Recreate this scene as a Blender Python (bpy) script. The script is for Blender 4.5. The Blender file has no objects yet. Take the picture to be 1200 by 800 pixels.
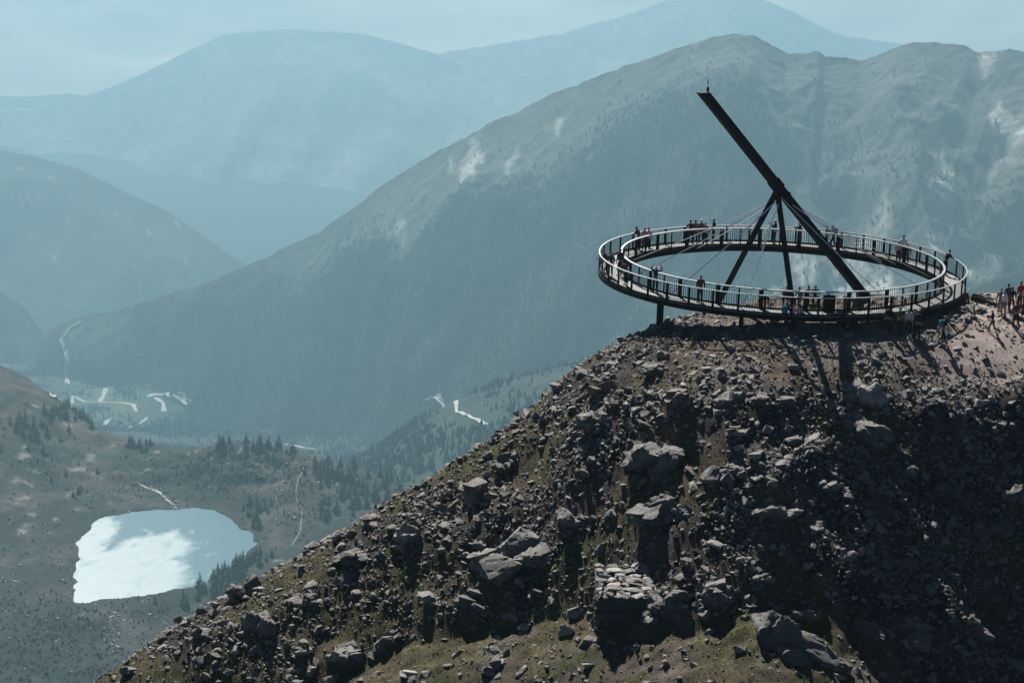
import bpy, bmesh, math, random
import numpy as np
from mathutils import Vector, Matrix, Quaternion

R = math.radians
rng = np.random.default_rng(7)
random.seed(7)
scene = bpy.context.scene
COL = scene.collection

# ------------------------------------------------------------------ camera
PITCH, ROLL, FOC = R(13.16), R(2.1), 2890.0
ZDECK = 1.40                      # walkway surface above the summit ground
ZRAIL = ZDECK + 1.2
CAM = np.array([-18.27, -165.9, ZRAIL + 32.3])
_F = np.array([0, math.cos(PITCH), -math.sin(PITCH)])
_R0 = np.array([1.0, 0, 0]); _U0 = np.array([0, math.sin(PITCH), math.cos(PITCH)])
_RC = _R0*math.cos(ROLL) + _U0*math.sin(ROLL)
_UC = -_R0*math.sin(ROLL) + _U0*math.cos(ROLL)

def proj(p):
    d = np.asarray(p, float) - CAM
    w = d @ _F
    return 600 + FOC*(d @ _RC)/w, 400 - FOC*(d @ _UC)/w

def ray(px, py):
    d = _F + _RC*((px-600)/FOC) + _UC*((400-py)/FOC)
    return d/np.linalg.norm(d)

def at_y(px, py, Y):
    d = ray(px, py); return CAM + d*((Y-CAM[1])/d[1])

def at_z(px, py, Z):
    d = ray(px, py); return CAM + d*((Z-CAM[2])/d[2])

cam_d = bpy.data.cameras.new('camera'); cam = bpy.data.objects.new('camera', cam_d); COL.objects.link(cam)
cam_d.sensor_width = 36; cam_d.lens = FOC/1200*36; cam_d.clip_start = 1; cam_d.clip_end = 80000
cam.matrix_world = Matrix(((_RC[0], _UC[0], -_F[0], CAM[0]), (_RC[1], _UC[1], -_F[1], CAM[1]), (_RC[2], _UC[2], -_F[2], CAM[2]), (0, 0, 0, 1)))
scene.camera = cam

# ------------------------------------------------------------------ noise
def _hash(ix, iy, iz, seed):
    h = (ix.astype(np.int64)*374761393 + iy.astype(np.int64)*668265263 + iz.astype(np.int64)*2147483647 + seed*144665) & 0xffffffff
    h = ((h ^ (h >> 13))*1274126177) & 0xffffffff
    h = ((h ^ (h >> 15))*2246822519) & 0xffffffff
    return (h ^ (h >> 16)) & 0xffff

def noise2(x, y, seed=0):
    x = np.asarray(x, float); y = np.asarray(y, float)
    x0 = np.floor(x); y0 = np.floor(y); fx = x-x0; fy = y-y0
    z = np.zeros_like(x0)
    def g(i, j):
        a = _hash(x0+i, y0+j, z, seed)*(2*math.pi/65536.0)
        return np.cos(a)*(fx-i) + np.sin(a)*(fy-j)
    u = fx*fx*fx*(fx*(fx*6-15)+10); v = fy*fy*fy*(fy*(fy*6-15)+10)
    a = g(0, 0)*(1-u)+g(1, 0)*u; b = g(0, 1)*(1-u)+g(1, 1)*u
    return (a*(1-v)+b*v)*1.5

def noise3(p, seed=0):                                # value noise, -1..1
    p0 = np.floor(p); f = p-p0; f = f*f*(3-2*f)
    out = 0
    for i in (0, 1):
        for j in (0, 1):
            for k in (0, 1):
                h = _hash(p0[..., 0]+i, p0[..., 1]+j, p0[..., 2]+k, seed)/32768.0-1
                w = (f[..., 0] if i else 1-f[..., 0])*(f[..., 1] if j else 1-f[..., 1])*(f[..., 2] if k else 1-f[..., 2])
                out = out+h*w
    return out

def fbm(x, y, oct=4, seed=0, gain=.5):
    s = 0; a = 1.0; t = 0
    for o in range(oct):
        s = s + a*noise2(x*2**o, y*2**o, seed+o*17); t += a; a *= gain
    return s/t

def ridged(x, y, oct=4, seed=0):
    s = 0; a = 1.0; t = 0
    for o in range(oct):
        s = s + a*(1-2*np.abs(noise2(x*2**o, y*2**o, seed+o*31))); t += a; a *= .5
    return s/t

def sstep(a, b, x):
    t = np.clip((np.asarray(x, float)-a)/(b-a), 0, 1); return t*t*(3-2*t)

# ------------------------------------------------------------------ mesh helpers
def np_mesh(name, verts, faces, attrs=None, smooth=False):
    """faces: (n,3) or (n,4) int array, or a list of such arrays"""
    me = bpy.data.meshes.new(name)
    fl = faces if isinstance(faces, list) else [faces]
    fl = [np.asarray(f, np.int32) for f in fl if len(f)]
    loops = np.concatenate([f.ravel() for f in fl])
    tot = np.concatenate([np.full(len(f), f.shape[1], np.int32) for f in fl])
    start = np.concatenate([[0], np.cumsum(tot)[:-1]]).astype(np.int32)
    verts = np.asarray(verts, np.float32)
    me.vertices.add(len(verts)); me.vertices.foreach_set('co', verts.ravel())
    me.loops.add(len(loops)); me.loops.foreach_set('vertex_index', loops)
    me.polygons.add(len(tot)); me.polygons.foreach_set('loop_start', start)
    me.polygons.foreach_set('use_smooth', np.full(len(tot), smooth, bool))
    me.update(calc_edges=True)
    for k, v in (attrs or {}).items():
        v = np.asarray(v, np.float32)
        if v.ndim == 1:
            a = me.attributes.new(k, 'FLOAT', 'POINT'); a.data.foreach_set('value', v)
        else:
            if v.shape[1] == 3: v = np.concatenate([v, np.ones((len(v), 1), np.float32)], 1)
            a = me.attributes.new(k, 'FLOAT_COLOR', 'POINT'); a.data.foreach_set('color', v.ravel())
    return me

def link(name, data, mat=None, parent=None, loc=None):
    o = bpy.data.objects.new(name, data); COL.objects.link(o)
    if mat is not None:
        if len(data.materials) == 0: data.materials.append(mat)
    if parent is not None: o.parent = parent
    if loc is not None: o.location = loc
    return o

def tag(o, label=None, cat=None, group=None, kind=None):
    if label: o['label'] = label
    if cat: o['category'] = cat
    if group: o['group'] = group
    if kind: o['kind'] = kind
    return o

def empty(name, loc=(0, 0, 0), rz=0.0):
    o = bpy.data.objects.new(name, None); COL.objects.link(o)
    o.empty_display_size = .3; o.location = loc; o.rotation_euler = (0, 0, rz); return o

def grid_faces(nr, nc):
    i = np.arange(nr-1)[:, None]*nc + np.arange(nc-1)[None, :]
    i = i.ravel()
    return np.stack([i, i+1, i+nc+1, i+nc], 1)

class MB:
    """collects boxes, bars and tubes for ONE mesh"""
    def __init__(s): s.v = []; s.f4 = []; s.f3 = []; s.n = 0
    def add(s, v, f):
        f = np.asarray(f); (s.f4 if f.shape[1] == 4 else s.f3).append(f+s.n)
        s.v.append(np.asarray(v, float)); s.n += len(v)
    def box(s, c, size, M=None):
        x, y, z = np.asarray(size)/2
        v = np.array([[-x,-y,-z],[x,-y,-z],[x,y,-z],[-x,y,-z],[-x,-y,z],[x,-y,z],[x,y,z],[-x,y,z]])
        if M is not None: v = v @ np.asarray(M).T
        s.add(v+np.asarray(c), [[0,3,2,1],[4,5,6,7],[0,1,5,4],[1,2,6,5],[2,3,7,6],[3,0,4,7]])
    def tube(s, pts, r, n=8, caps=True, flat=None):
        pts = np.asarray(pts, float); m = len(pts)
        rr = np.broadcast_to(np.asarray(r, float), (m,))
        rings = []
        for i in range(m):
            t = pts[min(i+1, m-1)]-pts[max(i-1, 0)]; t = t/(np.linalg.norm(t)+1e-9)
            a = np.cross(t, [0, 0, 1.0]);
            if np.linalg.norm(a) < .05: a = np.cross(t, [0, 1.0, 0])
            a /= np.linalg.norm(a); b = np.cross(a, t)
            th = np.arange(n)*2*math.pi/n
            rings.append(pts[i]+rr[i]*(np.cos(th)[:, None]*a+np.sin(th)[:, None]*b))
        v = np.concatenate(rings)
        f = []
        for i in range(m-1):
            for k in range(n):
                f.append([i*n+k, i*n+(k+1) % n, (i+1)*n+(k+1) % n, (i+1)*n+k])
        s.add(v, f)
        if caps:
            for i, fl in ((0, True), (m-1, False)):
                c = np.concatenate([rings[i], pts[i][None]])
                s.add(c, [[(k+1) % n, k, n] if fl else [k, (k+1) % n, n] for k in range(n)])
    def annulus(s, prof, n=192, a0=0, a1=2*math.pi):
        """closed profile of (r,z) points swept round the z axis"""
        prof = np.asarray(prof, float); m = len(prof)
        full = abs(a1-a0-2*math.pi) < 1e-6
        th = np.linspace(a0, a1, n, endpoint=not full)
        v = np.stack([np.cos(th)[:, None]*prof[:, 0], np.sin(th)[:, None]*prof[:, 0], np.broadcast_to(prof[:, 1], (n, m))], -1).reshape(-1, 3)
        f = []
        for i in range(n if full else n-1):
            j = (i+1) % n
            for k in range(m):
                l = (k+1) % m
                f.append([i*m+k, j*m+k, j*m+l, i*m+l])
        s.add(v, f)
    def build(s, name, mat, parent=None, loc=None, smooth=False):
        v = np.concatenate(s.v); fs = []
        if s.f4: fs.append(np.concatenate(s.f4))
        if s.f3: fs.append(np.concatenate(s.f3))
        return link(name, np_mesh(name, v, fs, smooth=smooth), mat, parent, loc)

# ------------------------------------------------------------------ materials
class NT:
    def __init__(s, name):
        s.m = bpy.data.materials.new(name); s.m.use_nodes = True; s.t = s.m.node_tree
        s.b = s.t.nodes['Principled BSDF']
    def n(s, typ, **k):
        o = s.t.nodes.new(typ)
        for a, v in k.items():
            if a in o.inputs: o.inputs[a].default_value = v
            else: setattr(o, a, v)
        return o
    def l(s, a, b): s.t.links.new(a, b)
    def noise(s, scale, detail=4, rough=.55, coord='Object'):
        tc = s.n('ShaderNodeTexCoord'); nn = s.n('ShaderNodeTexNoise')
        nn.inputs['Scale'].default_value = scale; nn.inputs['Detail'].default_value = detail; nn.inputs['Roughness'].default_value = rough
        s.l(tc.outputs[coord], nn.inputs['Vector']); return nn.outputs['Fac']
    def ramp(s, fac, stops):
        r = s.n('ShaderNodeValToRGB'); e = r.color_ramp.elements
        while len(e) < len(stops): e.new(.5)
        for i, (p, c) in enumerate(stops):
            e[i].position = p; e[i].color = (c, c, c, 1) if isinstance(c, (int, float)) else (*c, 1)
        s.l(fac, r.inputs['Fac']); return r.outputs['Color']
    def mix(s, fac, a, b, mode='MIX'):
        m = s.n('ShaderNodeMix', data_type='RGBA', blend_type=mode)
        for sock, v in ((m.inputs[0], fac), (m.inputs[6], a), (m.inputs[7], b)):
            if isinstance(v, (int, float)): sock.default_value = v
            elif isinstance(v, tuple): sock.default_value = (*v, 1)
            else: s.l(v, sock)
        return m.outputs[2]
    def attr(s, name, out='Color'):
        a = s.n('ShaderNodeAttribute', attribute_name=name); return a.outputs[out]
    def bump(s, h, strength=.5, dist=.05):
        b = s.n('ShaderNodeBump'); b.inputs['Strength'].default_value = strength; b.inputs['Distance'].default_value = dist
        s.l(h, b.inputs['Height']); s.l(b.outputs['Normal'], s.b.inputs['Normal'])
    def base(s, c):
        if isinstance(c, tuple): s.b.inputs['Base Color'].default_value = (*c, 1)
        else: s.l(c, s.b.inputs['Base Color'])
    def rough(s, r): s.b.inputs['Roughness'].default_value = r
    def metal(s, r): s.b.inputs['Metallic'].default_value = r
    def spec(s, r): s.b.inputs['Specular IOR Level'].default_value = r

def simple(name, col, rough=.7, metal=0.0, var=.25, scale=3.0, spec=.3, coord='Object'):
    t = NT(name); f = t.noise(scale, 4, coord=coord)
    lo = tuple(c*(1-var) for c in col); hi = tuple(min(1, c*(1+var)) for c in col)
    t.base(t.ramp(f, [(.3, lo), (.7, hi)])); t.rough(rough); t.metal(metal); t.spec(spec)
    return t.m

def rock_material(name, lo, hi, lichen=(.30, .29, .22), scale=1.0):
    t = NT(name)
    f = t.noise(2.2*scale, 6, .65); c = t.ramp(f, [(.28, lo), (.72, hi)])
    tint = t.attr('tint', 'Fac')
    k = t.ramp(tint, [(0, .4), (.5, .85), (1, 1.6)])
    c = t.mix(1.0, c, k, 'MULTIPLY')
    f2 = t.noise(7*scale, 3, .6); m = t.ramp(f2, [(.56, 0.0), (.66, .65)])
    c = t.mix(m, c, lichen)
    f3 = t.noise(14*scale, 4, .7)
    t.base(c); t.l(t.ramp(f2, [(.3, .52), (.7, .8)]), t.b.inputs['Roughness']); t.spec(.5); t.bump(f3, .9, .08/scale)
    return t.m

M = {}
M['rock'] = rock_material('grey_rock', (.07, .065, .060), (.28, .265, .245), lichen=(.22, .21, .16))
M['rock_pale'] = rock_material('pale_rock', (.17, .16, .15), (.42, .40, .37), lichen=(.28, .27, .22))
M['rock_dark'] = rock_material('dark_rock', (.05, .048, .045), (.19, .18, .165), lichen=(.2, .2, .16))
M['rock_brown'] = rock_material('rusty_rock', (.09, .07, .055), (.24, .19, .155), lichen=(.25, .22, .15))

# ------------------------------------------------------------------ the near hill
_sil = [(70, 824, -23), (130, 783, -21.5), (190, 743, -20), (240, 710, -19), (300, 678, -17.5), (360, 645, -16.5), (415, 612, -15.5), (470, 575, -14.2),
        (494, 564, -13.6), (533, 539, -12.8), (561, 521, -12.1), (589, 503, -11.5), (605, 490, -11.1), (630, 472, -10.5), (648, 453, -10.1), (665, 436, -9.7), (698, 413, -9.2),
        (720, 402, -8.9), (745, 391, -8.5), (775, 378, -8.0), (805, 370, -7.4), (850, 360, -6.8), (900, 349, -6), (950, 348, -5.6), (1000, 348, -5),
        (1060, 348.5, -4), (1100, 347, -3), (1130, 345, -2), (1160, 343.5, -1.5), (1200, 346, -1.5), (1300, 354, -2), (1500, 385, -4), (1800, 500, -7)]
_sp = np.array([at_y(a, b, c) for a, b, c in _sil])
def _crest(x):
    x = np.asarray(x, float)
    z = np.interp(x, _sp[:, 0], _sp[:, 2]); y = np.interp(x, _sp[:, 0], _sp[:, 1])
    z = z - np.maximum(_sp[0, 0]-x, 0)*.62 - np.maximum(x-_sp[-1, 0], 0)*.55
    y = y - np.maximum(_sp[0, 0]-x, 0)*.12
    return z, np.clip(y, -60, 10)

def softplus(s, w): return np.logaddexp(0, s/w)*w

def _base(x, y):
    zc, yc = _crest(x)
    s = yc-y
    k = sstep(-17, -3, x)
    g = math.tan(R(4.5))+.05*(1-k)
    g2 = math.tan(R(15))
    s1 = 3.0+10.0*k
    st = np.tan(np.radians(35.0+6.3*sstep(-6, 7, x)))
    front = g*s + (g2-g)*softplus(s-.5*s1, 1.2) + (st-g2)*softplus(s-s1, 1.5)
    back = .08*(-s) + .62*softplus(-s-2.0, 1.5)
    return np.where(s >= 0, zc-front, zc-back), s, s1

def hit(px, py, hf, t0=90, t1=260, dt=.1):
    d = ray(px, py); t = np.arange(t0, t1, dt)
    P = CAM+d*t[:, None]; b = np.nonzero(P[:, 2] < hf(P[:, 0], P[:, 1]))[0]
    return P[b[0]] if len(b) else P[-1]

_bench_px = [(300, 850), (380, 800), (440, 772), (500, 750), (560, 736), (640, 728), (700, 730), (780, 731), (860, 727), (900, 722), (960, 734), (1000, 750), (1040, 790), (1090, 850)]
_bp = np.array([hit(a, b, lambda x, y: _base(x, y)[0]) for a, b in _bench_px])

def bench(x, y):
    zb = np.interp(x, _bp[:, 0], _bp[:, 2]); yb = np.interp(x, _bp[:, 0], _bp[:, 1])
    zb = zb - np.maximum(_bp[0, 0]-x, 0)*1.0 - np.maximum(x-_bp[-1, 0], 0)*1.0
    e = yb-y
    return zb - .16*e - .62*softplus(e-6.5, .8) - 3.0*np.maximum(-e, 0), e

def hill_h(x, y):
    x = np.asarray(x, float); y = np.asarray(y, float)
    b, s, s1 = _base(x, y)
    steep = sstep(-1, 3, s-s1)
    lump = fbm(x/9, y/9, 2, 3)*1.0 + ridged(x/7.5+.2*y/7.5, y/13, 3, 11)*(.5+1.0*sstep(-9, 2, x))
    b = b + steep*lump
    be, e = bench(x, y)
    be = be + .25*fbm(x/5, y/5, 2, 71)
    d = b-be
    b = np.where(np.abs(d) < .6, np.maximum(b, be)+(.6-np.abs(d))**2/2.4*.5, np.maximum(b, be))
    am = .3+.7*steep
    core = (np.abs(x) < 120) & (np.abs(y) < 120)
    det = (fbm(x/2.6, y/2.6, 3, 21)*.36 + ridged(x/1.3, y/1.3, 2, 33)*.10)*am
    return b + np.where(core, det, 0) + np.where(core, 0, fbm(x/60, y/60, 4, 5)*8)

_ax = np.concatenate([-np.geomspace(72, 2000, 60)[::-1], np.arange(-71.8, 45, .25), np.geomspace(45.2, 2000, 60)])
_ay = np.concatenate([-np.geomspace(52, 2000, 50)[::-1], np.arange(-51.8, 14, .25), np.geomspace(14.2, 2000, 60)])
gx, gy = np.meshgrid(_ax, _ay)
gz = hill_h(gx, gy)

def hill_masks(x, y):
    b, s, s1 = _base(x, y); be, e = bench(x, y)
    n1 = fbm(x/7, y/7, 3, 51); n2 = fbm(x/2.2, y/2.2, 3, 61)
    onb = sstep(-.8, .6, e)*sstep(8, 6, e)*sstep(-45, -38, x)
    left = sstep(-13, -19, x)*sstep(14, 4, s)
    brown = sstep(-12, -7, x)*sstep(4, -1, x)*sstep(1, 5, s)*sstep(19, 13, s)
    grass = np.clip(1.3*sstep(.02, .34, n1+.3*n2+.32*left+.22*brown+.30*onb-.10*sstep(0, 8, x)), 0, 1)
    summit = sstep(s1+2.5, s1-2.5, s)*sstep(-9, -3, x)
    path = summit*sstep(11, 14, x+.35*s+2*n2)
    strip = sstep(-.9, .1, e+.8*n2)*sstep(2.6, 1.0, e+.8*n2)*sstep(-45, -38, x)
    grass = np.clip(grass*(1-.1*onb)+.95*strip*sstep(-.55, 0, n1+n2), 0, 1)
    return grass, summit, path, onb, brown

gg, gs, gp, gb, gbr = hill_masks(gx, gy)
nn1 = fbm(gx/1.1, gy/1.1, 3, 81); nn2 = fbm(gx/4, gy/4, 3, 91)
soil = np.array([.026, .022, .019]); soil2 = np.array([.092, .074, .062]); olive = np.array([.075, .08, .028]); straw = np.array([.125, .095, .055]); pink = np.array([.40, .33, .30]); gravel = np.array([.33, .285, .26])
def lerp(a, b, t): return a*(1-t[..., None])+b*t[..., None]
c = lerp(soil, soil2, np.clip(.5+nn1+.4*nn2, 0, 1))
gcol = lerp(olive, straw, np.clip(.42+1.0*nn2+.6*gbr-.1, 0, 1))
c = lerp(c, gcol, np.clip(gg*(.75+.6*nn1), 0, 1))
c = lerp(c, lerp(np.array([.19, .158, .138]), np.array([.095, .075, .05]), np.clip(.5+1.2*nn2, 0, 1)), np.clip(gb*(.7+.5*nn1), 0, .9)*(1-gg))
c = lerp(c, lerp(gravel, straw*1.1, np.clip(.5+1.4*nn2, 0, 1)), np.clip(gs*(.7+.5*nn1), 0, .9))
c = lerp(c, np.broadcast_to(pink, c.shape), np.clip(gp*(.9+.4*nn1), 0, .95))
c = c*(1+.35*nn1[..., None])
t = NT('hill_soil_and_turf')
cc = t.attr('col'); f = t.noise(5.5, 5, .7)
cc = t.mix(1.0, cc, t.ramp(f, [(.25, .45), (.75, 1.5)]), 'MULTIPLY')
f2 = t.noise(9, 5, .7); t.base(cc); t.rough(.95); t.spec(.15); t.bump(f2, .9, .12)
M['hill'] = t.m
hill = link('hill', np_mesh('hill', np.stack([gx, gy, gz], -1).reshape(-1, 3), grid_faces(*gx.shape), {'col': np.clip(c, .01, 1).reshape(-1, 3)}, smooth=True), M['hill'])
tag(hill, 'steep rocky hillside of scree and thin turf below the ring walkway', None, None, 'structure')

# ------------------------------------------------------------------ rocks
def ico(sub):
    bm = bmesh.new(); bmesh.ops.create_icosphere(bm, subdivisions=sub, radius=1.0)
    v = np.array([q.co[:] for q in bm.verts]); f = np.array([[q.index for q in p.verts] for p in bm.faces]); bm.free()
    return v, f
ICO = {k: ico(k) for k in (1, 2, 3, 4, 5)}

def hull(r, n, jitter=.25):
    """angular stone: convex hull of random points near an ellipsoid"""
    q = r.normal(size=(n, 3)); q /= np.linalg.norm(q, axis=1)[:, None]; q *= r.uniform(1-jitter, 1.08, (n, 1))
    bm = bmesh.new()
    for p in q: bm.verts.new(p)
    bmesh.ops.convex_hull(bm, input=bm.verts)
    for v in [v for v in bm.verts if not v.link_faces]: bm.verts.remove(v)
    bm.verts.index_update()
    v = np.array([a.co[:] for a in bm.verts]); f = np.array([[a.index for a in p.verts] for p in bm.faces]); bm.free()
    return v-v.mean(0)*.5, f
def split4(v, f):
    e = {}; nv = list(v)
    def mid(a, b):
        k = (a, b) if a < b else (b, a)
        if k not in e: e[k] = len(nv); nv.append((v[a]+v[b])/2)
        return e[k]
    out = []
    for a, b, c in f:
        x, y, z = mid(a, b), mid(b, c), mid(c, a); out += [[a, x, z], [x, b, y], [z, y, c], [x, y, z]]
    return np.array(nv), np.array(out)
def rock(seed, sub=3, nplanes=11, rough=.06, strata=0.0, sharp=.62):
    """sub 1: small stone, 2: stone, 3 and up: boulder with broken faces"""
    r = np.random.default_rng(seed)
    p, f = hull(r, {1: 9, 2: 12, 3: 15, 4: 17, 5: 18}[sub], .3)
    for k in range({1: 0, 2: 0, 3: 2, 4: 3, 5: 3}[sub]):
        p, f = split4(p, f)
    if rough and sub > 2:
        off = r.uniform(0, 100, 3)
        h = noise3(p*1.9+off, 1)*1.0 + noise3(p*4.5+off, 2)*.6 + np.abs(noise3(p*9+off, 3))*.5
        p = p*(1+rough*h)[:, None]
        # bedding: thin steps along one direction
        dr = np.array([.30, -.2, 1.0])+r.normal(size=3)*.12; dr /= np.linalg.norm(dr)
        q = p @ dr*(4.5 if sub == 3 else 6.5) + .5*noise3(p*1.5+9, 4)
        st = noise3(np.stack([np.floor(q), np.floor(q)*0+off[0], np.floor(q)*0], -1)*1.37, 6)
        p = p*(1+(.05+strata*.4)*st-.04*((q-np.floor(q)) < .2))[:, None]
    return p, f

def rock_mesh(name, seed, size, tint, rot=None, pieces=1, **k):
    r = np.random.default_rng(seed+7000)
    V = []; F = []; T = []; n = 0
    for i in range(pieces):
        p, f = rock(seed+i*911, **k)
        if pieces > 1:
            sc = r.uniform(.34, .68) if i else .66
            p = p*np.array([sc*r.uniform(.8, 1.25), sc, sc*r.uniform(.55, .95)]) @ rotm(r.uniform(-.35, .35), r.uniform(-.35, .35), r.uniform(0, 6)).T
            if i: p = p + np.array([r.uniform(-.85, .85), r.uniform(-.65, .65), r.uniform(-.35, .6)])*.8
        V.append(p); F.append(f+n); n += len(p); T.append(np.full(len(p), np.clip(tint+r.uniform(-.2, .2), 0, 1)))
    p = np.concatenate(V)*np.asarray(size)
    if rot is not None: p = p @ rot.T
    return np_mesh(name, p, np.concatenate(F), {'tint': np.concatenate(T)})

def rotm(ax, ay, az):
    cx, sx, cy, sy, cz, sz = math.cos(ax), math.sin(ax), math.cos(ay), math.sin(ay), math.cos(az), math.sin(az)
    return np.array([[1,0,0],[0,cx,-sx],[0,sx,cx]]) @ np.array([[cy,0,sy],[0,1,0],[-sy,0,cy]]) @ np.array([[cz,-sz,0],[sz,cz,0],[0,0,1]])

# landmark rocks: (px, py of the middle, width, depth, height in metres, seed, material, options, label)
LAND = [
 (603, 655, 2.9, 2.6, 1.9, 101, 'rock', dict(sub=5, nplanes=14, strata=.10, rough=.05), 'broad domed outcrop with diagonal cracks and pale lit slabs left of the drystone hut'),
 (672, 612, 1.5, 1.3, 1.0, 102, 'rock', dict(sub=4), 'shadowed block at the upper right shoulder of the cracked outcrop'),
 (482, 634, 1.7, 1.5, 1.35, 103, 'rock', dict(sub=4), 'rounded grey boulder with a lit top and deep shadow below, on the left slope'),
 (514, 704, 1.15, 1.1, 1.0, 104, 'rock_pale', dict(sub=4), 'pale speckled boulder leaning on a dark block at the edge of the turf ledge'),
 (552, 709, 1.45, 1.1, .95, 105, 'rock_dark', dict(sub=4, nplanes=8), 'dark flat topped block right of the pale speckled boulder'),
 (770, 541, 2.2, 1.9, 1.7, 106, 'rock_dark', dict(sub=5, rough=.16), 'big grey outcrop with a grassy top in the middle of the slope'),  # dark rock colour stands in for the shadow on its faces
 (775, 607, 2.3, 2.0, 1.6, 107, 'rock_dark', dict(sub=5, rough=.16), 'dark bulging outcrop standing above the drystone hut'),  # shade on this outcrop is put into its dark rock colour
 (829, 637, 1.2, 1.0, .75, 108, 'rock_pale', dict(sub=4), 'pale flat boulder lit on top, right of the outcrop above the hut'),
 (806, 660, 1.1, .9, .8, 109, 'rock', dict(sub=4), 'grey block tucked under the pale flat boulder'),
 (752, 667, 1.3, 1.0, .8, 110, 'rock', dict(sub=4), 'layered slab lying just above the roof of the drystone hut'),
 (928, 765, 2.6, 2.2, 2.2, 141, 'rock_dark', dict(sub=5, nplanes=12), 'huge black boulder at the right end of the mossy ledge'),
 (1015, 735, 1.7, 1.4, 1.1, 112, 'rock_dark', dict(sub=4), 'dark hollow looking boulder with a lit rim right of the mossy ledge'),
 (306, 735, 1.9, 1.4, 2.0, 113, 'rock_dark', dict(sub=4, nplanes=9), 'leaning dark slab on the lower left slope, catching light along its left edge'),
 (235, 745, 1.3, 1.0, .9, 114, 'rock', dict(sub=4), 'jagged grey rock by the lower left skyline, below the lake'),
 (665, 741, .75, .6, .75, 115, 'rock_pale', dict(sub=4, nplanes=8), 'split pale rock standing alone on the turf ledge left of the hut'),
 (742, 762, 1.1, .8, .75, 116, 'rock_dark', dict(sub=4), 'dark pointed rock half sunk in the turf ledge below the hut'),
 (640, 694, 1.0, .8, .7, 117, 'rock', dict(sub=4), 'squat grey rock between the cracked outcrop and the hut'),
 (1010, 466, 1.9, 1.5, 1.8, 118, 'rock_pale', dict(sub=5, nplanes=12, rough=.12, strata=.12), 'pale fractured crag under the path, the brightest on the dark right slope'),
 (1060, 465, 1.2, 1.0, 1.2, 119, 'rock', dict(sub=4, rough=.09), 'grey crag leaning against the pale fractured crag from the right'),
 (985, 655, 1.6, 1.3, 1.3, 120, 'rock', dict(sub=4), 'grey rock with a row of lit knobs on the lower right slope'),
 (1165, 700, 1.5, 1.2, 1.0, 121, 'rock_dark', dict(sub=4), 'dark boulder near the lower right corner'),
 (650, 396, .0, .0, .0, 0, '', {}, ''),
 (606, 484, .5, .45, .6, 123, 'rock_dark', dict(sub=3), 'small black upright stone on the left skyline, below the ring'),
 (207, 726, .8, .7, .8, 124, 'rock_dark', dict(sub=3), 'black pointed stone on the skyline in front of the lakeside conifers'),
 (1140, 365, 1.7, 1.3, .75, 125, 'rock_dark', dict(sub=4), 'low dark outcrop beside the right end of the ring walkway'),
 (1155, 353, 1.9, 1.3, .7, 126, 'rock_dark', dict(sub=4), 'low dark ledge of rock behind the hikers on the summit path'),
 (860, 508, 1.4, 1.2, 1.0, 127, 'rock', dict(sub=4), 'angular grey boulder in the shade right of the grassy outcrop'),
 (330, 662, .55, .5, .4, 128, 'rock_pale', dict(sub=3), 'small pale block on the left skyline above the lakeside conifers'),
 (560, 640, 1.1, 1.0, .9, 129, 'rock', dict(sub=4), 'grey slab rising at the left foot of the cracked outcrop'),
 (1185, 500, 1.3, 1.1, 1.0, 130, 'rock', dict(sub=4), 'grey rock at the right edge of the picture, halfway down the slope'),
 (150, 788, 1.0, .9, .8, 131, 'rock', dict(sub=4), 'pale topped rock in the bottom left corner of the near slope'),
 (480, 792, 1.5, 1.2, .5, 132, 'rock_pale', dict(sub=4), 'low pale slab breaking the turf at the bottom of the ledge'),
 (575, 790, 1.1, .9, .9, 133, 'rock', dict(sub=4), 'dark grey rock at the bottom edge below the turf ledge'),
]
land_xy = []
for (px, py, w, d, h, sd, mat, kw, lab) in LAND:
    if w == 0: continue
    P = hit(px, py, hill_h)
    r = np.random.default_rng(sd)
    rot = rotm(r.uniform(-.25, .25), r.uniform(-.25, .25), r.uniform(-.6, .6))
    kw = dict(kw); kw['sub'] = 4 if w > 1.4 else 3; kw.setdefault('rough', .12)
    me = rock_mesh('boulder', sd, (w*(.95 if w > 2 else .85), d*.9, h*(.95 if w > 2 else .85)), r.uniform(.35, .65), rot, pieces=1 if w < .8 else (5 if w < 1.4 else (9 if w < 2 else 16)), **kw)
    # sit it into the slope so that its middle shows where the ray met the ground
    dr = ray(px, py)
    o = link('boulder', me, M[mat], None, tuple(P - np.array([0, -d*.25, h*.10])))
    tag(o, lab, 'boulder', 'boulders on the near slope')
    land_xy.append((o.location.x, o.location.y, max(w, d)))
land_xy = np.array(land_xy)

# the largest loose boulders, each an object of its own
PROTO = [rock_mesh('boulder', 300+i, (1, random.uniform(.7, .95), random.uniform(.5, .85)), .5, rotm(random.uniform(-.4, .4), random.uniform(-.4, .4), 0), sub=3, nplanes=random.choice([8, 10, 12]), rough=.07) for i in range(22)]
ZONES = [  # by where the boulder is seen
 ('skyline', lambda x, y: False, ''),
 ('a', lambda x, y: x < 330, 'among the scree of the lower left spur'),
 ('b', lambda x, y: x < 470 and y > 620, 'between the lower left spur and the turf ledge'),
 ('c', lambda x, y: x < 560 and y <= 620, 'on the olive turf of the left flank'),
 ('d', lambda x, y: x < 690 and y <= 560, 'in the scree under the left skyline'),
 ('e', lambda x, y: x < 690, 'around the cracked outcrop'),
 ('f', lambda x, y: y < 430 and x < 900, 'on the brown summit turf below the ring walkway'),
 ('g', lambda x, y: y < 430, 'below the summit path on the right'),
 ('h', lambda x, y: x < 880 and y < 560, 'around the grassy outcrop in mid slope'),
 ('i', lambda x, y: x < 880, 'right of and above the drystone hut'),
 ('j', lambda x, y: y < 600, 'on the shadowed right slope under the crag'),
 ('k', lambda x, y: True, 'low on the dark right slope'),
]
nb = 0; tries = 0; taken = []
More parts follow.
